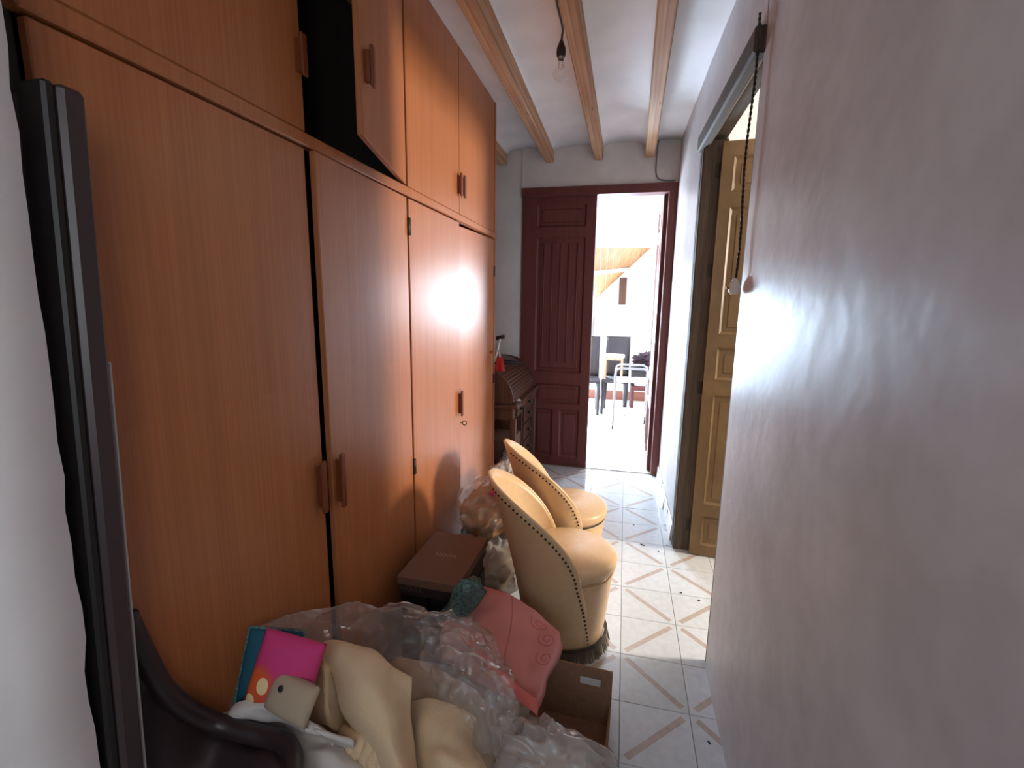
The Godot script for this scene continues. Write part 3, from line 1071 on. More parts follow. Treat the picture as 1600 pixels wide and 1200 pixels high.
func build_desk() -> void:
	var d := thing("rolltop_desk", "old dark wooden roll-top desk with a ribbed curved lid", "desk")
	var z0 := -3.27; var z1 := -4.12
	var s := S(false)
	box(s, Vector3(-1.02, 0.735, (z0 + z1) / 2), Vector3(0.59, 0.03, z0 - z1 + 0.03), 0.006)
	put(s, "desktop", M.desk, d)
	s = S(false)
	box(s, Vector3(-1.03, 0.675, (z0 + z1) / 2), Vector3(0.53, 0.09, z0 - z1 - 0.02), 0.003)
	put(s, "apron", M.desk, d)
	for zz in [z0 - 0.02, z1 + 0.02]:
		s = S(false)
		var mid := Vector3(-1.05, 0.85, zz)
		var pr := []
		for k in 17: pr.append(tambour_pt(PI / 2 * k / 16.0) + Vector2(0.012, 0.012) * sin(PI * k / 16.0))
		pr.append(Vector2(-1.30, 1.03)); pr.append(Vector2(-1.30, 0.75))
		for k in pr.size():
			var p: Vector2 = pr[k]; var q: Vector2 = pr[(k + 1) % pr.size()]
			for e in [0.011, -0.011]:
				trio(s, Vector3(p.x, p.y, zz + e), Vector3(q.x, q.y, zz + e), Vector3(-1.2, 0.8, zz + e), Vector3(-1.2, 0.8, zz))
			quado(s, Vector3(p.x, p.y, zz + 0.011), Vector3(q.x, q.y, zz + 0.011), Vector3(q.x, q.y, zz - 0.011), Vector3(p.x, p.y, zz - 0.011), mid)
		put(s, "side_panel", M.desk, d)
	var ns := 17
	for k in ns:
		var a0 := PI / 2 * (k + 0.06) / ns; var a1 := PI / 2 * (k + 0.94) / ns
		var p := tambour_pt(a0); var q := tambour_pt(a1)
		var m := (p + q) / 2 + ((p + q) / 2 - Vector2(-1.09, 0.755)).normalized() * 0.006
		s = S()
		var zz0 := z0 - 0.031; var zz1 := z1 + 0.031
		var mid := Vector3(m.x - 0.03, m.y - 0.03, (zz0 + zz1) / 2)
		for e in [[p, m], [m, q]]:
			quado(s, Vector3(e[0].x, e[0].y, zz0), Vector3(e[1].x, e[1].y, zz0), Vector3(e[1].x, e[1].y, zz1), Vector3(e[0].x, e[0].y, zz1), mid)
		s.set_smooth_group(-1)
		var pi := p + (Vector2(-1.09, 0.755) - p).normalized() * 0.008
		var qi := q + (Vector2(-1.09, 0.755) - q).normalized() * 0.008
		quado(s, Vector3(p.x, p.y, zz0), Vector3(pi.x, pi.y, zz0), Vector3(pi.x, pi.y, zz1), Vector3(p.x, p.y, zz1), mid)
		quado(s, Vector3(q.x, q.y, zz0), Vector3(qi.x, qi.y, zz0), Vector3(qi.x, qi.y, zz1), Vector3(q.x, q.y, zz1), mid)
		put(s, "tambour_slat", M.desk, d)
	s = S(false)
	box(s, Vector3(-1.20, 1.03, (z0 + z1) / 2), Vector3(0.25, 0.022, z0 - z1), 0.004)
	put(s, "top_board", M.desk, d)
	s = S(false)
	box(s, Vector3(-1.29, 0.88, (z0 + z1) / 2), Vector3(0.02, 0.28, z0 - z1 - 0.03), 0.002)
	put(s, "back_panel", M.desk, d)
	for zz in [z0 - 0.03, z1 + 0.03]:
		for xx in [-0.765, -1.27]:
			s = S(false)
			box(s, Vector3(xx, 0.32, zz), Vector3(0.045, 0.64, 0.045), 0.004)
			put(s, "leg", M.desk, d)
	# drawer pedestal at the far end, knobs facing the hall
	s = S(false)
	box(s, Vector3(-1.03, 0.40, -3.93), Vector3(0.46, 0.46, 0.30), 0.003)
	put(s, "pedestal", M.desk, d)
	for k in 3:
		s = S(false)
		box(s, Vector3(-0.792, 0.245 + k * 0.15, -3.93), Vector3(0.02, 0.135, 0.27), 0.004)
		var dr := put(s, "drawer", M.desk, d)
		s = S()
		lathe(s, [Vector2(0, 0), Vector2(0.009, 0), Vector2(0.009, 0.012), Vector2(0.02, 0.02), Vector2(0.02, 0.028), Vector2(0.01, 0.036), Vector2(0, 0.037)], 14)
		put(s, "knob", M.old_wood, dr, Transform3D(Basis(Vector3.BACK, -PI / 2), Vector3(-0.782, 0.245 + k * 0.15, -3.93)))
	s = S(false)
	box(s, Vector3(-0.755, 0.68, -3.62), Vector3(0.02, 0.075, 0.5), 0.003)
	var dw := put(s, "drawer", M.desk, d)
	for zz in [-3.48, -3.76]:
		s = S()
		lathe(s, [Vector2(0, 0), Vector2(0.009, 0), Vector2(0.009, 0.012), Vector2(0.02, 0.02), Vector2(0.02, 0.028), Vector2(0.01, 0.036), Vector2(0, 0.037)], 14)
		put(s, "knob", M.old_wood, dw, Transform3D(Basis(Vector3.BACK, -PI / 2), Vector3(-0.745, 0.68, zz)))
	s = S(false)
	box(s, Vector3(-1.03, 0.23, -3.52), Vector3(0.46, 0.018, 0.48), 0.002)
	put(s, "shelf", M.desk, d)
	# things on and under the desk
	tag(boxm(Vector3(-1.15, 0.24, -3.74), Vector3(-0.80, 0.43, -3.42), "storage_box", M.box_brown, null, 0.004), "reddish brown box on the shelf beneath the roll-top desk", "box")
	s = S()
	lump(s, Vector3(-0.78, 0.335, -3.38), Vector3(0.09, 0.055, 0.12), 0.5, 2.2, 12.0, true, 40, 24, 0.242)
	tag(put(s, "paper_bundle", M.paper), "crumpled white paper bundle under the desk beside its front leg", "paper")
	s = S()
	lump(s, Vector3(-0.80, 0.09, -3.42), Vector3(0.12, 0.13, 0.11), 0.3, 1.9, 15.0, true, 40, 24, 0.002)
	tag(put(s, "white_bag", M.paper), "white carrier bag on the floor beneath the roll-top desk", "bag")
	var pd := py(812, 628, 0.752)
	s = S(false)
	box(s, Vector3(-0.775, 0.753, -3.46), Vector3(0.05, 0.004, 0.09), 0.001, Basis(Vector3.UP, 0.4))
	tag(put(s, "paper_slip", M.paper), "small white slip of paper lying on the desk edge", "paper")
	# folded metal lamp on the roll top
	var lp := thing("desk_lamp", "old folded grey metal lamp lying on top of the desk", "lamp", Vector3(-0.90, 0.995, -3.50))
	s = S()
	var base := Vector3(-0.06, 0.015, -0.03)
	tube(s, [base + Vector3(-0.12, 0, 0.02), base + Vector3(0.13, 0.012, -0.05), base + Vector3(0.17, -0.012, -0.22), base + Vector3(-0.05, 0.0, -0.25)], 0.012, 8, true)
	put(s, "base_frame", M.iron, lp)
	s = S()
	tube(s, [base + Vector3(-0.03, 0.01, -0.02), base + Vector3(0.0, 0.10, -0.02), base + Vector3(0.02, 0.20, -0.03)], [0.013, 0.012, 0.010], 10)
	put(s, "arm", M.white_paint, lp)
	s = S()
	tube(s, [base + Vector3(-0.01, 0.20, -0.03), base + Vector3(0.055, 0.215, -0.035)], 0.016, 10)
	put(s, "lamp_head", M.iron, lp)
	# red fabric tag hung on the wardrobe peg
	var rt := thing("red_tag", "red fabric tag on a pale ribbon hanging from the wardrobe edge", "tag", Vector3(-0.845, 1.105, -3.20))
	s = S()
	tube(s, [Vector3(-0.01, 0.05, 0.01), Vector3(0, 0.02, 0), Vector3(0.0, 0.0, 0)], 0.006, 8)
	put(s, "ribbon", M.white_cloth, rt)
	s = S()
	var g := []
	for i in 7:
		var row := []
		for j in 6:
			var u := j / 5.0 - 0.5
			row.append(Vector3(u * (0.045 + 0.03 * i / 6.0), -0.10 * i / 6.0, 0.008 * sin(u * 9.0) * i / 6.0))
		g.append(row)
	sheet(s, g, 0.004)
	put(s, "fabric", M.red, rt)

# ======================= tub chairs =======================
const TUB := {"r0": 0.172, "rs": 0.133, "hp": 0.775, "hs": 0.369, "pw": 0.601, "ths": 1.776, "thb": 2.274, "lean": 0.135, "ex": 0.912}

func tub_pt(th: float, y: float, out := 0.0) -> Vector3:   # facing +x
	var r: float = TUB.r0 + TUB.rs * y
	var n := Vector3(-cos(th) * TUB.ex, 0, sin(th)).normalized()
	return Vector3(-r * cos(th) * TUB.ex - TUB.lean * y * y, y, r * sin(th)) + n * out

func tub_top(th: float) -> float:
	var a := absf(th)
	if a <= TUB.ths:
		return TUB.hs + (TUB.hp - TUB.hs) * pow(maxf(0.0, cos(PI / 2 * a / TUB.ths)), TUB.pw)
	return maxf(0.058, TUB.hs * (1.0 - (a - TUB.ths) / (TUB.thb - TUB.ths)))

func build_chairs() -> void:
	var t := thing("tub_chair", "cream vinyl tub chair with studded back, nearest the pink towel", "chair", Vector3(-0.215, 0, -1.926), 0.363, "cream tub chairs")
	# shell
	var s := S()
	var g := []
	var nth := 96
	for i in 17:
		var row := []
		for j in nth + 1:
			var th := lerpf(-TUB.thb, TUB.thb, float(j) / nth)
			row.append(tub_pt(th, lerpf(0.05, tub_top(th), i / 16.0)))
		g.append(row)
	sheet(s, g, -0.016)
	put(s, "shell", M.vinyl, t)
	# rolled piping along its rim
	s = S()
	var rim := []
	for j in nth + 1:
		var th := lerpf(-TUB.thb, TUB.thb, float(j) / nth)
		rim.append(tub_pt(th, tub_top(th), -0.008))
	tube(s, rim, 0.0085, 8)
	put(s, "rim_piping", M.vinyl, t)
	# brass nails just under the rim
	s = S()
	var acc := 0.0
	var fine_n := 900
	var last := tub_pt(-TUB.thb, tub_top(-TUB.thb))
	for j in range(1, fine_n + 1):
		var tf := lerpf(-TUB.thb, TUB.thb, float(j) / fine_n)
		var here := tub_pt(tf, tub_top(tf))
		acc += (here - last).length()
		last = here
		var step := 0.023
		if acc > step:
			acc -= step
			var th := tf
			var y := tub_top(th)
			if absf(th) < 0.25: continue
			var e := smoothstep(0.5, 1.7, absf(th))
			var inward := -signf(th) * 0.018 * e
			var c := tub_pt(th + inward / 0.22, y - lerpf(0.022, 0.004, e), 0.002)
			var n := (tub_pt(th, y, 1.0) - tub_pt(th, y, 0.0)).normalized()
			tube(s, [c - n * 0.002, c + n * 0.003, c + n * 0.005], [0.0052, 0.0046, 0.002], 7)
	tag(put(s, "nail_studs", M.stud, t), "", "", "", "stuff")
	# drum base, cushion and its seam
	s = S()
	lathe(s, [Vector2(0.0, 0.03), Vector2(0.165, 0.03), Vector2(0.172, 0.06), Vector2(0.184, 0.16), Vector2(0.198, 0.30), Vector2(0.202, 0.352), Vector2(0.196, 0.362), Vector2(0, 0.362)], 56, Vector3(0.022, 0, 0))
	put(s, "drum_base", M.vinyl, t)
	s = S()
	lathe(s, [Vector2(0.0, 0.365), Vector2(0.196, 0.366), Vector2(0.204, 0.370), Vector2(0.213, 0.385), Vector2(0.213, 0.408), Vector2(0.2085, 0.417), Vector2(0.198, 0.424), Vector2(0.17, 0.434), Vector2(0.11, 0.450), Vector2(0.05, 0.455), Vector2(0, 0.456)], 56, Vector3(0.026, 0, 0))
	put(s, "seat_cushion", M.vinyl, t)
	s = S()
	var seam := []
	for k in 56: seam.append(Vector3(0.022 + 0.206 * cos(TAU * k / 56), 0.356, 0.206 * sin(TAU * k / 56)))
	tube(s, seam, 0.004, 6, true)
	put(s, "seam_piping", M.vinyl, t)
	# fringe round the foot
	s = S()
	var r2 := RandomNumberGenerator.new()
	r2.seed = 5
	for k in 230:
		var a := TAU * k / 230.0
		var c := Vector3(0.018 + 0.19 * cos(a), 0, 0.185 * sin(a))
		var j1 := Vector3(r2.randf_range(-0.006, 0.006), 0, r2.randf_range(-0.006, 0.006))
		tube(s, [c * 1.0 + Vector3(0, 0.062, 0), c * 1.03 + j1 * 0.4 + Vector3(0, 0.03, 0), c * 1.06 + j1 + Vector3(0, 0.002, 0)], [0.0022, 0.0026, 0.0018], 4, false, false)
	tag(put(s, "fringe", M.fringe, t), "", "", "", "stuff")
	s = S()
	var band := []
	for k in 48: band.append(Vector3(0.018 + 0.19 * cos(TAU * k / 48), 0.06, 0.185 * sin(TAU * k / 48)))
	tube(s, band, 0.006, 6, true)
	put(s, "braid", M.fringe_dark, t)
	# the second chair
	var u: Node3D = t.duplicate()
	u.name = numbered("tub_chair")
	add_child(u)
	u.position = Vector3(-0.273, 0, -2.418)
	u.rotation.y = 0.466
	u.set_meta("label", "cream vinyl tub chair standing behind the first, closer to the double door")
	var gap := S()
	var gp := []
	for k in 56: gp.append(Vector3(0.022 + 0.2035 * cos(TAU * k / 56), 0.363, 0.2035 * sin(TAU * k / 56)))
	tube(gap, gp, 0.0035, 6, true)
	put(gap, "seam_gap", M.black, u)

# ======================= the heap of bags and bedding =======================
func V(a: Array) -> Vector3:   # stays clear of the wardrobe front
	var p := pz(a[0], a[1], a[2])
	if p.x < -0.868:
		var r := ray(a[0], a[1])
		p = EYE + r * (-0.868 / r.x)
	return p

func VV(rows: Array) -> Array:
	var o := []
	for r in rows:
		var q := []
		for p in r: q.append(V(p))
		o.append(q)
	return o

func pillow_mesh(w: float, h: float, th: float, uv := true) -> SurfaceTool:
	var s := S()
	for side in [1.0, -1.0]:
		var g := []
		for i in 21:
			var row := []
			for j in 21:
				var u := j / 10.0 - 1.0; var v := i / 10.0 - 1.0
				var k := pow(maxf(0.0, (1.0 - pow(absf(u), 2.6)) * (1.0 - pow(absf(v), 2.6))), 0.5)
				var pinch := 1.0 - 0.06 * (u * u * (1 - v * v) + v * v * (1 - u * u)) * 0.0
				row.append(Vector3(u * w / 2 * pinch, -v * h / 2 * pinch, side * th / 2 * k))
			if side < 0: row.reverse()
			g.append(row)
		sheet(s, g, 0.0, uv)
	return s

func build_heap() -> void:
	# teal cushion and pink-orange pillow inside the big bag
	var ps := pillow_mesh(0.13, 0.17, 0.05, false)
	var tc := pz(402, 1058, -0.80)
	var teal := thing("teal_cushion", "deep teal cushion with pale piping inside the clear bag", "cushion", tc + Vector3(0.006, 0, -0.035))
	teal.basis = Basis(Vector3.UP, 0.35) * Basis(Vector3.RIGHT, -0.35) * Basis(Vector3.BACK, -0.14)
	put(ps, "cushion_body", M.teal, teal)
	var s := S()
	var ring := []
	for k in 48:
		var a := TAU * k / 48
		var q := Vector2(cos(a), sin(a))
		var sc := 1.0 / maxf(absf(q.x), absf(q.y)) * 0.985
		ring.append(Vector3(q.x * sc * 0.065, q.y * sc * 0.085, 0))
	tube(s, ring, 0.004, 6, true)
	put(s, "piping", M.teal_print, teal)
	var pl := thing("flower_pillow", "pink and orange pillow with pale dots inside the clear bag", "pillow", pz(446, 1050, -0.805))
	pl.basis = Basis(Vector3.UP, 0.25) * Basis(Vector3.RIGHT, -0.28) * Basis(Vector3.BACK, -0.26)
	put(pillow_mesh(0.145, 0.165, 0.06), "pillow_body", M.pillow, pl)
	# bulk of the bedding inside the bag: folded grey blanket
	s = S()
	lump(s, Vector3(-0.56, 0.20, -1.03), Vector3(0.30, 0.235, 0.25), 0.16, 1.4, 3.0, false, 56, 32, 0.003)
	tag(put(s, "folded_bedding", M.beige), "dull beige folded bedding filling the big clear bag", "bedding")
	# beige cushion cover with a small button
	var bc := thing("buttoned_cushion", "small greyish cushion cover with one dark button", "cushion", pz(456, 1090, -0.772))
	bc.basis = Basis(Vector3.RIGHT, -0.5) * Basis(Vector3.BACK, -0.2)
	put(pillow_mesh(0.115, 0.085, 0.05), "cushion_body", M.beige, bc)
	s = S()
	lathe(s, [Vector2(0, 0), Vector2(0.006, 0), Vector2(0.007, 0.002), Vector2(0.004, 0.003), Vector2(0.0, 0.002)], 14)
	put(s, "button", M.iron, bc, Transform3D(Basis(Vector3.RIGHT, PI / 2), Vector3(-0.020, 0.016, 0.0235)))
	# cream blanket draped out of the bag: a tall fold, a tucked fold and a spread corner
	var bl := thing("cream_blanket", "thick cream fleece blanket spilling over the front of the clear bag", "blanket")
	s = S()
	sheet(s, patch(VV([
		[[500, 1045, -1.02], [535, 1025, -1.02], [580, 1035, -1.02], [632, 1075, -1.02]],
		[[487, 1018, -0.95], [522, 1001, -0.95], [580, 1014, -0.95], [643, 1060, -0.97]],
		[[519, 1048, -0.90], [552, 1052, -0.87], [596, 1075, -0.87], [643, 1112, -0.93]],
		[[528, 1100, -0.87], [566, 1118, -0.83], [612, 1135, -0.83], [647, 1160, -0.89]],
		[[560, 1150, -0.85], [592, 1170, -0.80], [625, 1180, -0.80], [652, 1200, -0.86]],
		[[588, 1215, -0.82], [616, 1230, -0.77], [645, 1240, -0.77], [672, 1250, -0.83]]]), 60, 36, 0.006, 9.0), 0.012)
	put(s, "front_fold", M.fleece, bl)
	s = S()
	sheet(s, patch(VV([
		[[486, 1016, -0.96], [500, 1008, -0.95], [520, 1020, -0.96]],
		[[486, 1050, -0.92], [508, 1045, -0.89], [532, 1060, -0.93]],
		[[484, 1092, -0.90], [508, 1096, -0.86], [540, 1112, -0.91]],
		[[484, 1128, -0.88], [512, 1136, -0.84], [560, 1150, -0.90]]]), 36, 24, 0.006, 18.0, 4.0), 0.012)
	put(s, "tucked_fold", M.fleece, bl)
	s = S()
	sheet(s, patch(VV([
		[[636, 1098, -1.0], [668, 1092, -0.98], [706, 1102, -0.98], [742, 1122, -1.0]],
		[[640, 1130, -0.95], [672, 1126, -0.92], [712, 1138, -0.92], [738, 1152, -0.97]],
		[[646, 1165, -0.92], [682, 1160, -0.88], [726, 1172, -0.89], [752, 1182, -0.95]],
		[[655, 1200, -0.88], [690, 1192, -0.84], [742, 1206, -0.86], [764, 1212, -0.92]],
		[[664, 1250, -0.86], [700, 1250, -0.82], [750, 1256, -0.84], [772, 1260, -0.90]]]), 48, 36, 0.009, 8.0, 9.0), 0.012)
	put(s, "spread_corner", M.fleece, bl)
	s = S()
	for k in 5:   # crumpled gathers under the fold
		var u := 545.0 + k * 14
		var P := [V([u - 8, 1142 + k * 2, -0.86]), V([u + 6, 1158 + k * 3, -0.83]), V([u - 4, 1182 + k * 2, -0.82]), V([u + 2, 1215, -0.81])]
		tube(s, curve(P, 16), 0.016, 10)
	put(s, "gathers", M.fleece, bl)
	# white cloth in front
	s = S()
	sheet(s, patch(VV([
		[[352, 1112, -0.765], [392, 1092, -0.765], [440, 1104, -0.765], [486, 1130, -0.78], [540, 1150, -0.82]],
		[[334, 1132, -0.755], [385, 1116, -0.75], [436, 1122, -0.755], [490, 1142, -0.77], [552, 1160, -0.81]],
		[[350, 1152, -0.79], [400, 1144, -0.79], [446, 1142, -0.79], [505, 1158, -0.80], [556, 1180, -0.83]],
		[[400, 1182, -0.76], [440, 1178, -0.76], [476, 1176, -0.76], [522, 1186, -0.77], [570, 1205, -0.80]],
		[[430, 1240, -0.74], [462, 1240, -0.74], [500, 1240, -0.74], [545, 1245, -0.75], [590, 1255, -0.78]]]), 44, 52, 0.010, 13.0, 2.0), 0.010)
	tag(put(s, "white_cloth", M.white_cloth), "crumpled white cloth lying between the dark armchair and cream blanket", "cloth")
	# big clear bag: a loose hood of film
	var bag := thing("plastic_bag", "big clear plastic bag of bedding in front of the wardrobe", "bag")
	s = S()
	sheet(s, patch(VV([
		[[352, 1128, -0.83], [420, 1180, -0.90], [520, 1230, -1.0], [640, 1240, -1.05], [740, 1240, -1.0], [765, 1225, -0.93]],
		[[372, 1066, -0.87], [428, 1048, -0.90], [520, 1060, -1.02], [640, 1075, -1.03], [750, 1100, -1.00], [798, 1110, -0.98]],
		[[398, 1000, -0.93], [450, 990, -0.96], [540, 1000, -1.05], [640, 1020, -1.06], [740, 1040, -1.05], [803, 1056, -1.06]],
		[[404, 985, -0.97], [470, 961, -1.05], [550, 952, -1.15], [640, 956, -1.18], [720, 972, -1.2], [788, 1030, -1.18]],
		[[408, 984, -0.99], [480, 960, -1.08], [600, 947, -1.25], [690, 954, -1.3], [760, 985, -1.3], [800, 1045, -1.25]],
		[[420, 1060, -1.05], [500, 1040, -1.25], [600, 1030, -1.40], [690, 1030, -1.42], [770, 1050, -1.4], [805, 1090, -1.3]],
		[[430, 1120, -1.05], [520, 1110, -1.25], [610, 1100, -1.40], [690, 1100, -1.42], [770, 1110, -1.4], [805, 1130, -1.3]]]), 90, 120, 0.022, 7.0, 5.0, true))
	put(s, "film", M.film, bag)
	s = S()
	lump(s, Vector3(-0.715, 0.235, -0.88), Vector3(0.135, 0.235, 0.10), 0.12, 1.3, 17.0, false, 48, 28, 0.004)
	put(s, "rolled_quilt", M.beige, bag)
	s = S()
	sheet(s, patch(VV([
		[[656, 985, -1.16], [690, 985, -1.12], [740, 1015, -1.12], [780, 1052, -1.12]],
		[[664, 1020, -1.06], [700, 1030, -1.02], [748, 1060, -1.02], [796, 1090, -1.06]],
		[[676, 1062, -1.02], [716, 1072, -0.98], [760, 1100, -0.98], [802, 1126, -1.02]],
		[[700, 1108, -1.0], [740, 1116, -0.96], [776, 1142, -0.96], [800, 1165, -1.0]],
		[[742, 1160, -0.98], [764, 1170, -0.95], [786, 1190, -0.95], [806, 1215, -0.98]]]), 80, 70, 0.022, 11.0, 21.0, true))
	put(s, "gathered_film", M.film_gathered, bag)
	# milky bag beside it
	var b2 := thing("milky_bag", "smaller milky plastic bag slumped beside the cardboard box", "bag")
	s = S()
	lump(s, Vector3(-0.125, 0.165, -1.09), Vector3(0.235, 0.17, 0.15), 0.15, 1.3, 31.0, true, 110, 64, 0.004, Basis(Vector3.BACK, -0.32))
	put(s, "film", M.film_milky, b2)
	s = S()
	lump(s, Vector3(-0.14, 0.14, -1.10), Vector3(0.16, 0.12, 0.11), 0.25, 1.6, 7.0, false, 48, 28, 0.008, Basis(Vector3.BACK, -0.3))
	put(s, "contents", M.white_cloth, b2)
	# pink towel on a teal printed cushion
	var tg := patch(VV([
		[[738, 915, -1.72], [780, 922, -1.66], [830, 950, -1.58], [872, 984, -1.50]],
		[[722, 938, -1.63], [772, 955, -1.56], [822, 985, -1.49], [874, 1000, -1.42]],
		[[708, 962, -1.55], [756, 988, -1.48], [806, 1024, -1.41], [858, 1042, -1.36]],
		[[690, 990, -1.47], [740, 1025, -1.40], [795, 1062, -1.34], [843, 1078, -1.30]],
		[[690, 1030, -1.42], [738, 1062, -1.36], [790, 1090, -1.31], [834, 1102, -1.27]]]), 44, 44, 0.008, 10.0, 13.0)
	s = S()
	sheet(s, tg, 0.035, true)
	var tw := thing("pink_towel", "folded pink towel with embroidered border beside the tub chair", "towel")
	put(s, "towel_body", M.towel, tw)
	s = S()
	sheet(s, patch(VV([
		[[712, 990, -1.44], [752, 1020, -1.37], [800, 1062, -1.30], [838, 1092, -1.24]],
		[[730, 1010, -1.40], [765, 1042, -1.33], [805, 1076, -1.27], [840, 1104, -1.22]],
		[[745, 1040, -1.36], [775, 1066, -1.30], [806, 1092, -1.25], [838, 1116, -1.20]]]), 20, 30, 0.006, 16.0, 3.0), 0.012)
	put(s, "folded_corner", mat(c8(224, 122, 118), 0.95), tw)
	s = S()
	sheet(s, patch(VV([
		[[721, 904, -1.555], [736, 910, -1.55], [762, 925, -1.60]],
		[[706, 928, -1.535], [722, 932, -1.52], [748, 942, -1.58]],
		[[686, 958, -1.52], [704, 964, -1.50], [734, 976, -1.56]]]), 20, 16, 0.012, 14.0, 6.0), 0.05)
	tag(put(s, "printed_cushion", M.teal_print), "teal and grey printed cushion showing behind the pink towel", "cushion")
	# brown lidded box on a black box
	var c0 := (py(675, 828, 0.42) + py(720, 917, 0.42)) / 2
	var ang := -0.02
	var sb := thing("shoe_box", "flat brown lidded box with pale lettering by the wardrobe", "box", Vector3(c0.x + 0.005, 0.34, c0.z), ang)
	s = S(false)
	box(s, Vector3(0, 0.036, 0), Vector3(0.245, 0.07, 0.37), 0.002)
	put(s, "box_body", M.box_dark, sb)
	s = S(false)
	box(s, Vector3(0, 0.062, 0), Vector3(0.258, 0.036, 0.385), 0.002)
	put(s, "lid", M.box_brown, sb)
	var tm := TextMesh.new()
	tm.text = "MENTA"
	var fn := SystemFont.new()
	fn.font_names = PackedStringArray(["Droid Sans"])
	tm.font = fn
	tm.font_size = 48
	tm.pixel_size = 0.00062
	tm.depth = 0.0008
	put_mesh(tm, "lettering", M.letter, sb, Transform3D(Basis(Vector3.RIGHT, -PI / 2), Vector3(0.0, 0.0808, 0.0)))
	put_mesh(tm, "lettering", mat(c8(96, 76, 66), 0.7), sb, Transform3D(Basis.IDENTITY, Vector3(-0.07, 0.032, 0.1935)))
	var bk := thing("black_box", "black storage carton holding up the brown lidded box", "box", Vector3(c0.x + 0.0, 0, c0.z - 0.01), ang)
	s = S(false)
	box(s, Vector3(-0.07, 0.165, 0), Vector3(0.11, 0.33, 0.36), 0.006)
	box(s, Vector3(0.05, 0.14, -0.02), Vector3(0.14, 0.28, 0.32), 0.006)
	put(s, "carton", M.black, bk)
	s = S(false)
	box(s, Vector3(0.05, 0.30, -0.02), Vector3(0.13, 0.05, 0.30), 0.005)
	put(s, "inner_box", M.box_dark, bk)
	# cardboard box with a hand hole
	var cb := thing("cardboard_box", "open brown cardboard box with a punched hand hole", "box")
	cb.position = Vector3(-0.10, 0, -1.50)
	cb.rotation.y = -0.05
	var wl := [[Vector3(0, 0.11, 0), Vector3(0.25, 0.22, 0.006)]]
	# front flap with an oblong hole made from strips
	s = S(false)
	box(s, Vector3(-0.0225, 0.16, 0), Vector3(0.205, 0.04, 0.006), 0.0)
	box(s, Vector3(0.0, 0.205, 0), Vector3(0.25, 0.03, 0.006), 0.0)
	box(s, Vector3(0.0, 0.07, 0), Vector3(0.25, 0.14, 0.006), 0.0)
	box(s, Vector3(0.1225, 0.16, 0), Vector3(0.005, 0.04, 0.006), 0.0)
	s = S(false)
	var W2 := 0.125
	var hy0 := 0.150; var hy1 := 0.184; var hx0 := 0.012; var hx1 := 0.085
	var z := 0.003
	var mid := Vector3(0, 0.11, 0)
	for zz in [z, -z]:
		var o := func(x, y): return Vector3(x, y, zz)
		for r in [[-W2, 0.0, W2, hy0], [-W2, hy1, W2, 0.225], [-W2, hy0, hx0, hy1], [hx1, hy0, W2, hy1]]:
			quado(s, o.call(r[0], r[1]), o.call(r[2], r[1]), o.call(r[2], r[3]), o.call(r[0], r[3]), Vector3(0, 0.11, 0))
		# rounded ends
		for e in [[hx0, -1], [hx1, 1]]:
			pass
	for r in [[Vector2(-W2, 0), Vector2(W2, 0)], [Vector2(W2, 0), Vector2(W2, 0.225)], [Vector2(W2, 0.225), Vector2(-W2, 0.225)], [Vector2(-W2, 0.225), Vector2(-W2, 0)]]:
		quado(s, Vector3(r[0].x, r[0].y, z), Vector3(r[1].x, r[1].y, z), Vector3(r[1].x, r[1].y, -z), Vector3(r[0].x, r[0].y, -z), mid)
	for r in [[Vector2(hx0, hy0), Vector2(hx1, hy0)], [Vector2(hx1, hy0), Vector2(hx1, hy1)], [Vector2(hx1, hy1), Vector2(hx0, hy1)], [Vector2(hx0, hy1), Vector2(hx0, hy0)]]:
		quad(s, Vector3(r[0].x, r[0].y, z), Vector3(r[0].x, r[0].y, -z), Vector3(r[1].x, r[1].y, -z), Vector3(r[1].x, r[1].y, z))
	put(s, "front_panel", M.card, cb)
	s = S(false)
	box(s, Vector3(-0.122, 0.10, 0.10), Vector3(0.006, 0.20, 0.20), 0.001)
	put(s, "side_panel", M.card, cb)
	s = S(false)
	box(s, Vector3(0.122, 0.045, 0.10), Vector3(0.006, 0.09, 0.20), 0.001)
	put(s, "side_panel", M.card, cb)
	s = S(false)
	box(s, Vector3(0.0, 0.004, 0.10), Vector3(0.24, 0.006, 0.2), 0.001)
	put(s, "base_panel", M.card, cb)
	s = S(false)
	box(s, Vector3(0.0485, 0.165, -0.006), Vector3(0.085, 0.046, 0.004), 0.002)
	put(s, "inner_sheet", M.paper, cb)
	# stuffed clear bags between wardrobe and chairs
	var sb2 := thing("stuffed_bag", "knotted clear bag stuffed with tan clothes beside the tub chairs", "bag")
	s = S()
	lump(s, Vector3(-0.665, 0.42, -2.26), Vector3(0.165, 0.155, 0.19), 0.17, 1.0, 44.0, true, 100, 60)
	put(s, "film", M.film, sb2)
	s = S()
	lump(s, Vector3(-0.655, 0.395, -2.26), Vector3(0.14, 0.125, 0.16), 0.24, 1.1, 51.0, true, 64, 36)
	put(s, "clothes", mat(c8(186, 142, 98), 0.9), sb2)
	s = S()
	lump(s, Vector3(-0.60, 0.53, -2.20), Vector3(0.028, 0.014, 0.03), 0.3, 2.0, 3.0, false, 20, 12)
	put(s, "pink_scrap", mat(c8(226, 60, 130), 0.8), sb2)
	var sb3 := thing("lower_bag", "dim clear bag of clothes on the floor under the stuffed bag", "bag")
	s = S()
	lump(s, Vector3(-0.63, 0.15, -2.22), Vector3(0.20, 0.17, 0.26), 0.2, 1.6, 61.0, true, 80, 48, 0.004)
	put(s, "film", M.film_milky, sb3)
	s = S()
	lump(s, Vector3(-0.63, 0.14, -2.22), Vector3(0.16, 0.13, 0.22), 0.2, 1.6, 67.0, false, 40, 24, 0.008)
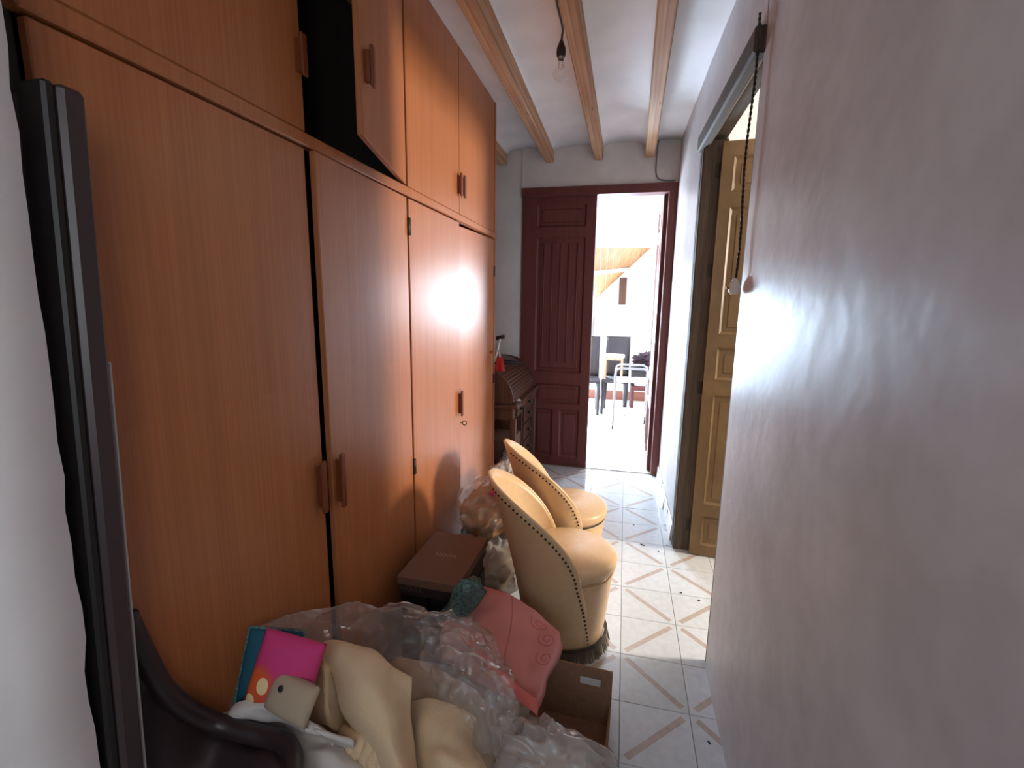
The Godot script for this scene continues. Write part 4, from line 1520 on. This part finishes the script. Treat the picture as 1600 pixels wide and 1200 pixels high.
	put(s, "clothes", M.beige, sb3)
	s = S()
	lump(s, Vector3(-0.66, 0.36, -2.72), Vector3(0.15, 0.15, 0.16), 0.25, 1.7, 71.0, true, 80, 48)
	var sb4 := thing("empty_bag", "crumpled clear bag behind the stuffed bag, by the desk leg", "bag")
	put(s, "film", M.film_milky, sb4)
	s = S()
	lump(s, Vector3(-0.66, 0.22, -2.72), Vector3(0.13, 0.22, 0.15), 0.2, 1.7, 75.0, false, 40, 24, 0.004)
	put(s, "clothes", M.beige, sb4)

# ======================= smaller things =======================
func build_small_things() -> void:
	# bare bulb
	var b := thing("light_bulb", "bare clear light bulb hanging from a beam on a short dark flex", "light bulb", Vector3(-0.338, 0, -2.30))
	var s := S()
	tube(s, curve([Vector3(0.016, 2.70, 0.45), Vector3(0.012, 2.66, 0.25), Vector3(0.010, 2.665, 0.05), Vector3(0.002, 2.655, 0.0), Vector3(0, 2.62, 0)], 20), 0.005, 8)
	put(s, "flex", M.iron, b)
	s = S()
	lathe(s, [Vector2(0, 2.572), Vector2(0.019, 2.572), Vector2(0.021, 2.585), Vector2(0.020, 2.605), Vector2(0.013, 2.622), Vector2(0.006, 2.64), Vector2(0, 2.64)], 20)
	put(s, "socket", M.iron, b)
	s = S()
	lathe(s, [Vector2(0.0135, 2.560), Vector2(0.0145, 2.573)], 20)
	put(s, "screw_collar", M.chrome, b)
	s = S()
	var prof := []
	for k in 19:
		var a := -PI / 2 + PI * 0.80 * k / 18.0
		prof.append(Vector2(0.034 * cos(a), 2.505 + 0.034 * sin(a)))
	prof.append(Vector2(0.0135, 2.560))
	lathe(s, prof, 28)
	put(s, "glass_bulb", M.glass, b)
	s = S()
	tube(s, [Vector3(-0.006, 2.56, 0), Vector3(-0.010, 2.525, 0), Vector3(0.0, 2.52, 0.004), Vector3(0.010, 2.525, 0), Vector3(0.006, 2.56, 0)], 0.0012, 5)
	put(s, "filament", M.chrome, b)
	# twisted cable with a pear switch beside the opening
	var c := thing("hanging_switch", "white pear switch hanging on a twisted dark cable at the door edge", "switch", Vector3(0.378, 0, -1.868))
	for ph in [0.0, PI]:
		s = S()
		var P := []
		for k in 181:
			var t := k / 180.0
			var y := lerpf(2.44, 1.59, t)
			var bow := 0.006 * sin(t * 9.0)
			P.append(Vector3(0.0025 * cos(t * 150.0 + ph) + bow * 0.5, y, 0.0025 * sin(t * 150.0 + ph) + bow))
		tube(s, P, 0.0026, 5)
		put(s, "cable_strand", M.iron, c)
	s = S()
	lathe(s, [Vector2(0, 1.532), Vector2(0.012, 1.533), Vector2(0.018, 1.542), Vector2(0.019, 1.560), Vector2(0.015, 1.576), Vector2(0.007, 1.590), Vector2(0, 1.592)], 20)
	put(s, "switch_body", M.white_plastic, c)
	s = S()
	tube(s, [Vector3(-0.017, 1.557, 0.0), Vector3(-0.028, 1.557, 0.0)], 0.006, 10)
	put(s, "button", M.brass, c)
	# dark board on edge between the near wall and the wardrobe
	var d := thing("dark_board", "tall dark brown wooden board standing on edge beside the wardrobe", "board")
	s = S(false)
	var lean := Basis(Vector3.RIGHT, -0.045)
	box(s, Vector3(-0.80, 0.89, -0.505), Vector3(0.10, 1.78, 0.034), 0.006, lean)
	put(s, "board_body", M.leather, d)
	s = S(false)
	box(s, Vector3(-0.782, 0.89, -0.481), Vector3(0.05, 1.782, 0.016), 0.004, lean)
	put(s, "shadow_gap_strip", M.black, d)  # black strip stands in for the shadow gap between wall and board
	s = S(false)
	box(s, Vector3(-0.80, 0.70, -0.524), Vector3(0.07, 1.40, 0.006), 0.002, Basis(Vector3.RIGHT, -0.045))
	tag(put(s, "white_batten", mat(c8(170, 166, 166), 0.6)), "thin white batten squeezed between dark board and wardrobe", "batten")
	# dark leather armchair corner
	var a := thing("leather_armchair", "dark brown leather armchair arm in front of the wardrobe foot", "armchair")
	s = S()
	var path := curve([V([196, 965, -0.66]), V([222, 1020, -0.68]), V([262, 1085, -0.70]), V([330, 1128, -0.72]), V([400, 1148, -0.74]), V([440, 1158, -0.74]), V([456, 1178, -0.72]), V([458, 1215, -0.68]), V([456, 1260, -0.64])], 60)
	tube(s, path, 0.021, 14)
	put(s, "arm_rail", M.leather, a)
	s = S()
	sheet(s, patch(VV([
		[[205, 990, -0.67], [262, 1090, -0.71], [330, 1134, -0.73], [400, 1154, -0.75], [446, 1164, -0.75]],
		[[200, 1080, -0.66], [255, 1130, -0.69], [325, 1165, -0.70], [395, 1180, -0.71], [450, 1195, -0.71]],
		[[195, 1160, -0.64], [250, 1180, -0.66], [320, 1205, -0.67], [390, 1220, -0.68], [450, 1235, -0.67]],
		[[190, 1260, -0.60], [250, 1270, -0.62], [320, 1280, -0.63], [390, 1290, -0.63], [450, 1290, -0.62]]]), 40, 44, 0.008, 8.0, 1.0), 0.03)
	put(s, "upholstery", M.leather, a)
	s = S(false)
	box(s, Vector3(-0.735, 0.24, -0.665), Vector3(0.25, 0.36, 0.11), 0.03)
	put(s, "seat_base", M.leather, a)
	for xx in [-0.83, -0.64]:
		for zz in [-0.63, -0.70]:
			s = S()
			tube(s, [Vector3(xx, 0.0, zz), Vector3(xx, 0.07, zz)], [0.012, 0.016], 10)
			put(s, "leg", M.black, a)
	# bits of grit on the floor
	var spots := [[1064, 926], [1029, 861], [1004, 851], [990, 820], [1108, 1160], [1092, 938], [1042, 852]]
	var chips := ["tiny dark chip on a white tile facing the glossy wall's edge", "small dark chip near the foot of the dark door frame", "long dark sliver lying before the skirting tiles", "dark speck of grit beside the rear tub chair seat",
		"dark grit on the shaded tiles at the foot of the plaster wall", "dark speck in the tile diamond before the ochre door", "tiny dark crumb at the base of the ochre door jamb"]
	for k in spots.size():
		var p := py(spots[k][0], spots[k][1], 0.002)
		s = S(false)
		box(s, p, Vector3(0.012 if k != 2 else 0.03, 0.004, 0.007), 0.001, Basis(Vector3.UP, k * 1.3))
		tag(put(s, "plaster_chip", M.iron), chips[k], "debris", "dark chips on the tiles")
	# thin wire running down the end wall from the last beam
	var w := thing("wall_wire", "thin grey wire running down the end wall beside a beam end", "wire")
	s = S()
	tube(s, curve([Vector3(0.185, 2.78, -4.145), Vector3(0.178, 2.62, -4.143), Vector3(0.186, 2.50, -4.143), Vector3(0.235, 2.462, -4.143), Vector3(0.33, 2.455, -4.14)], 24), 0.0045, 6)
	put(s, "wire", M.wire_grey, w)
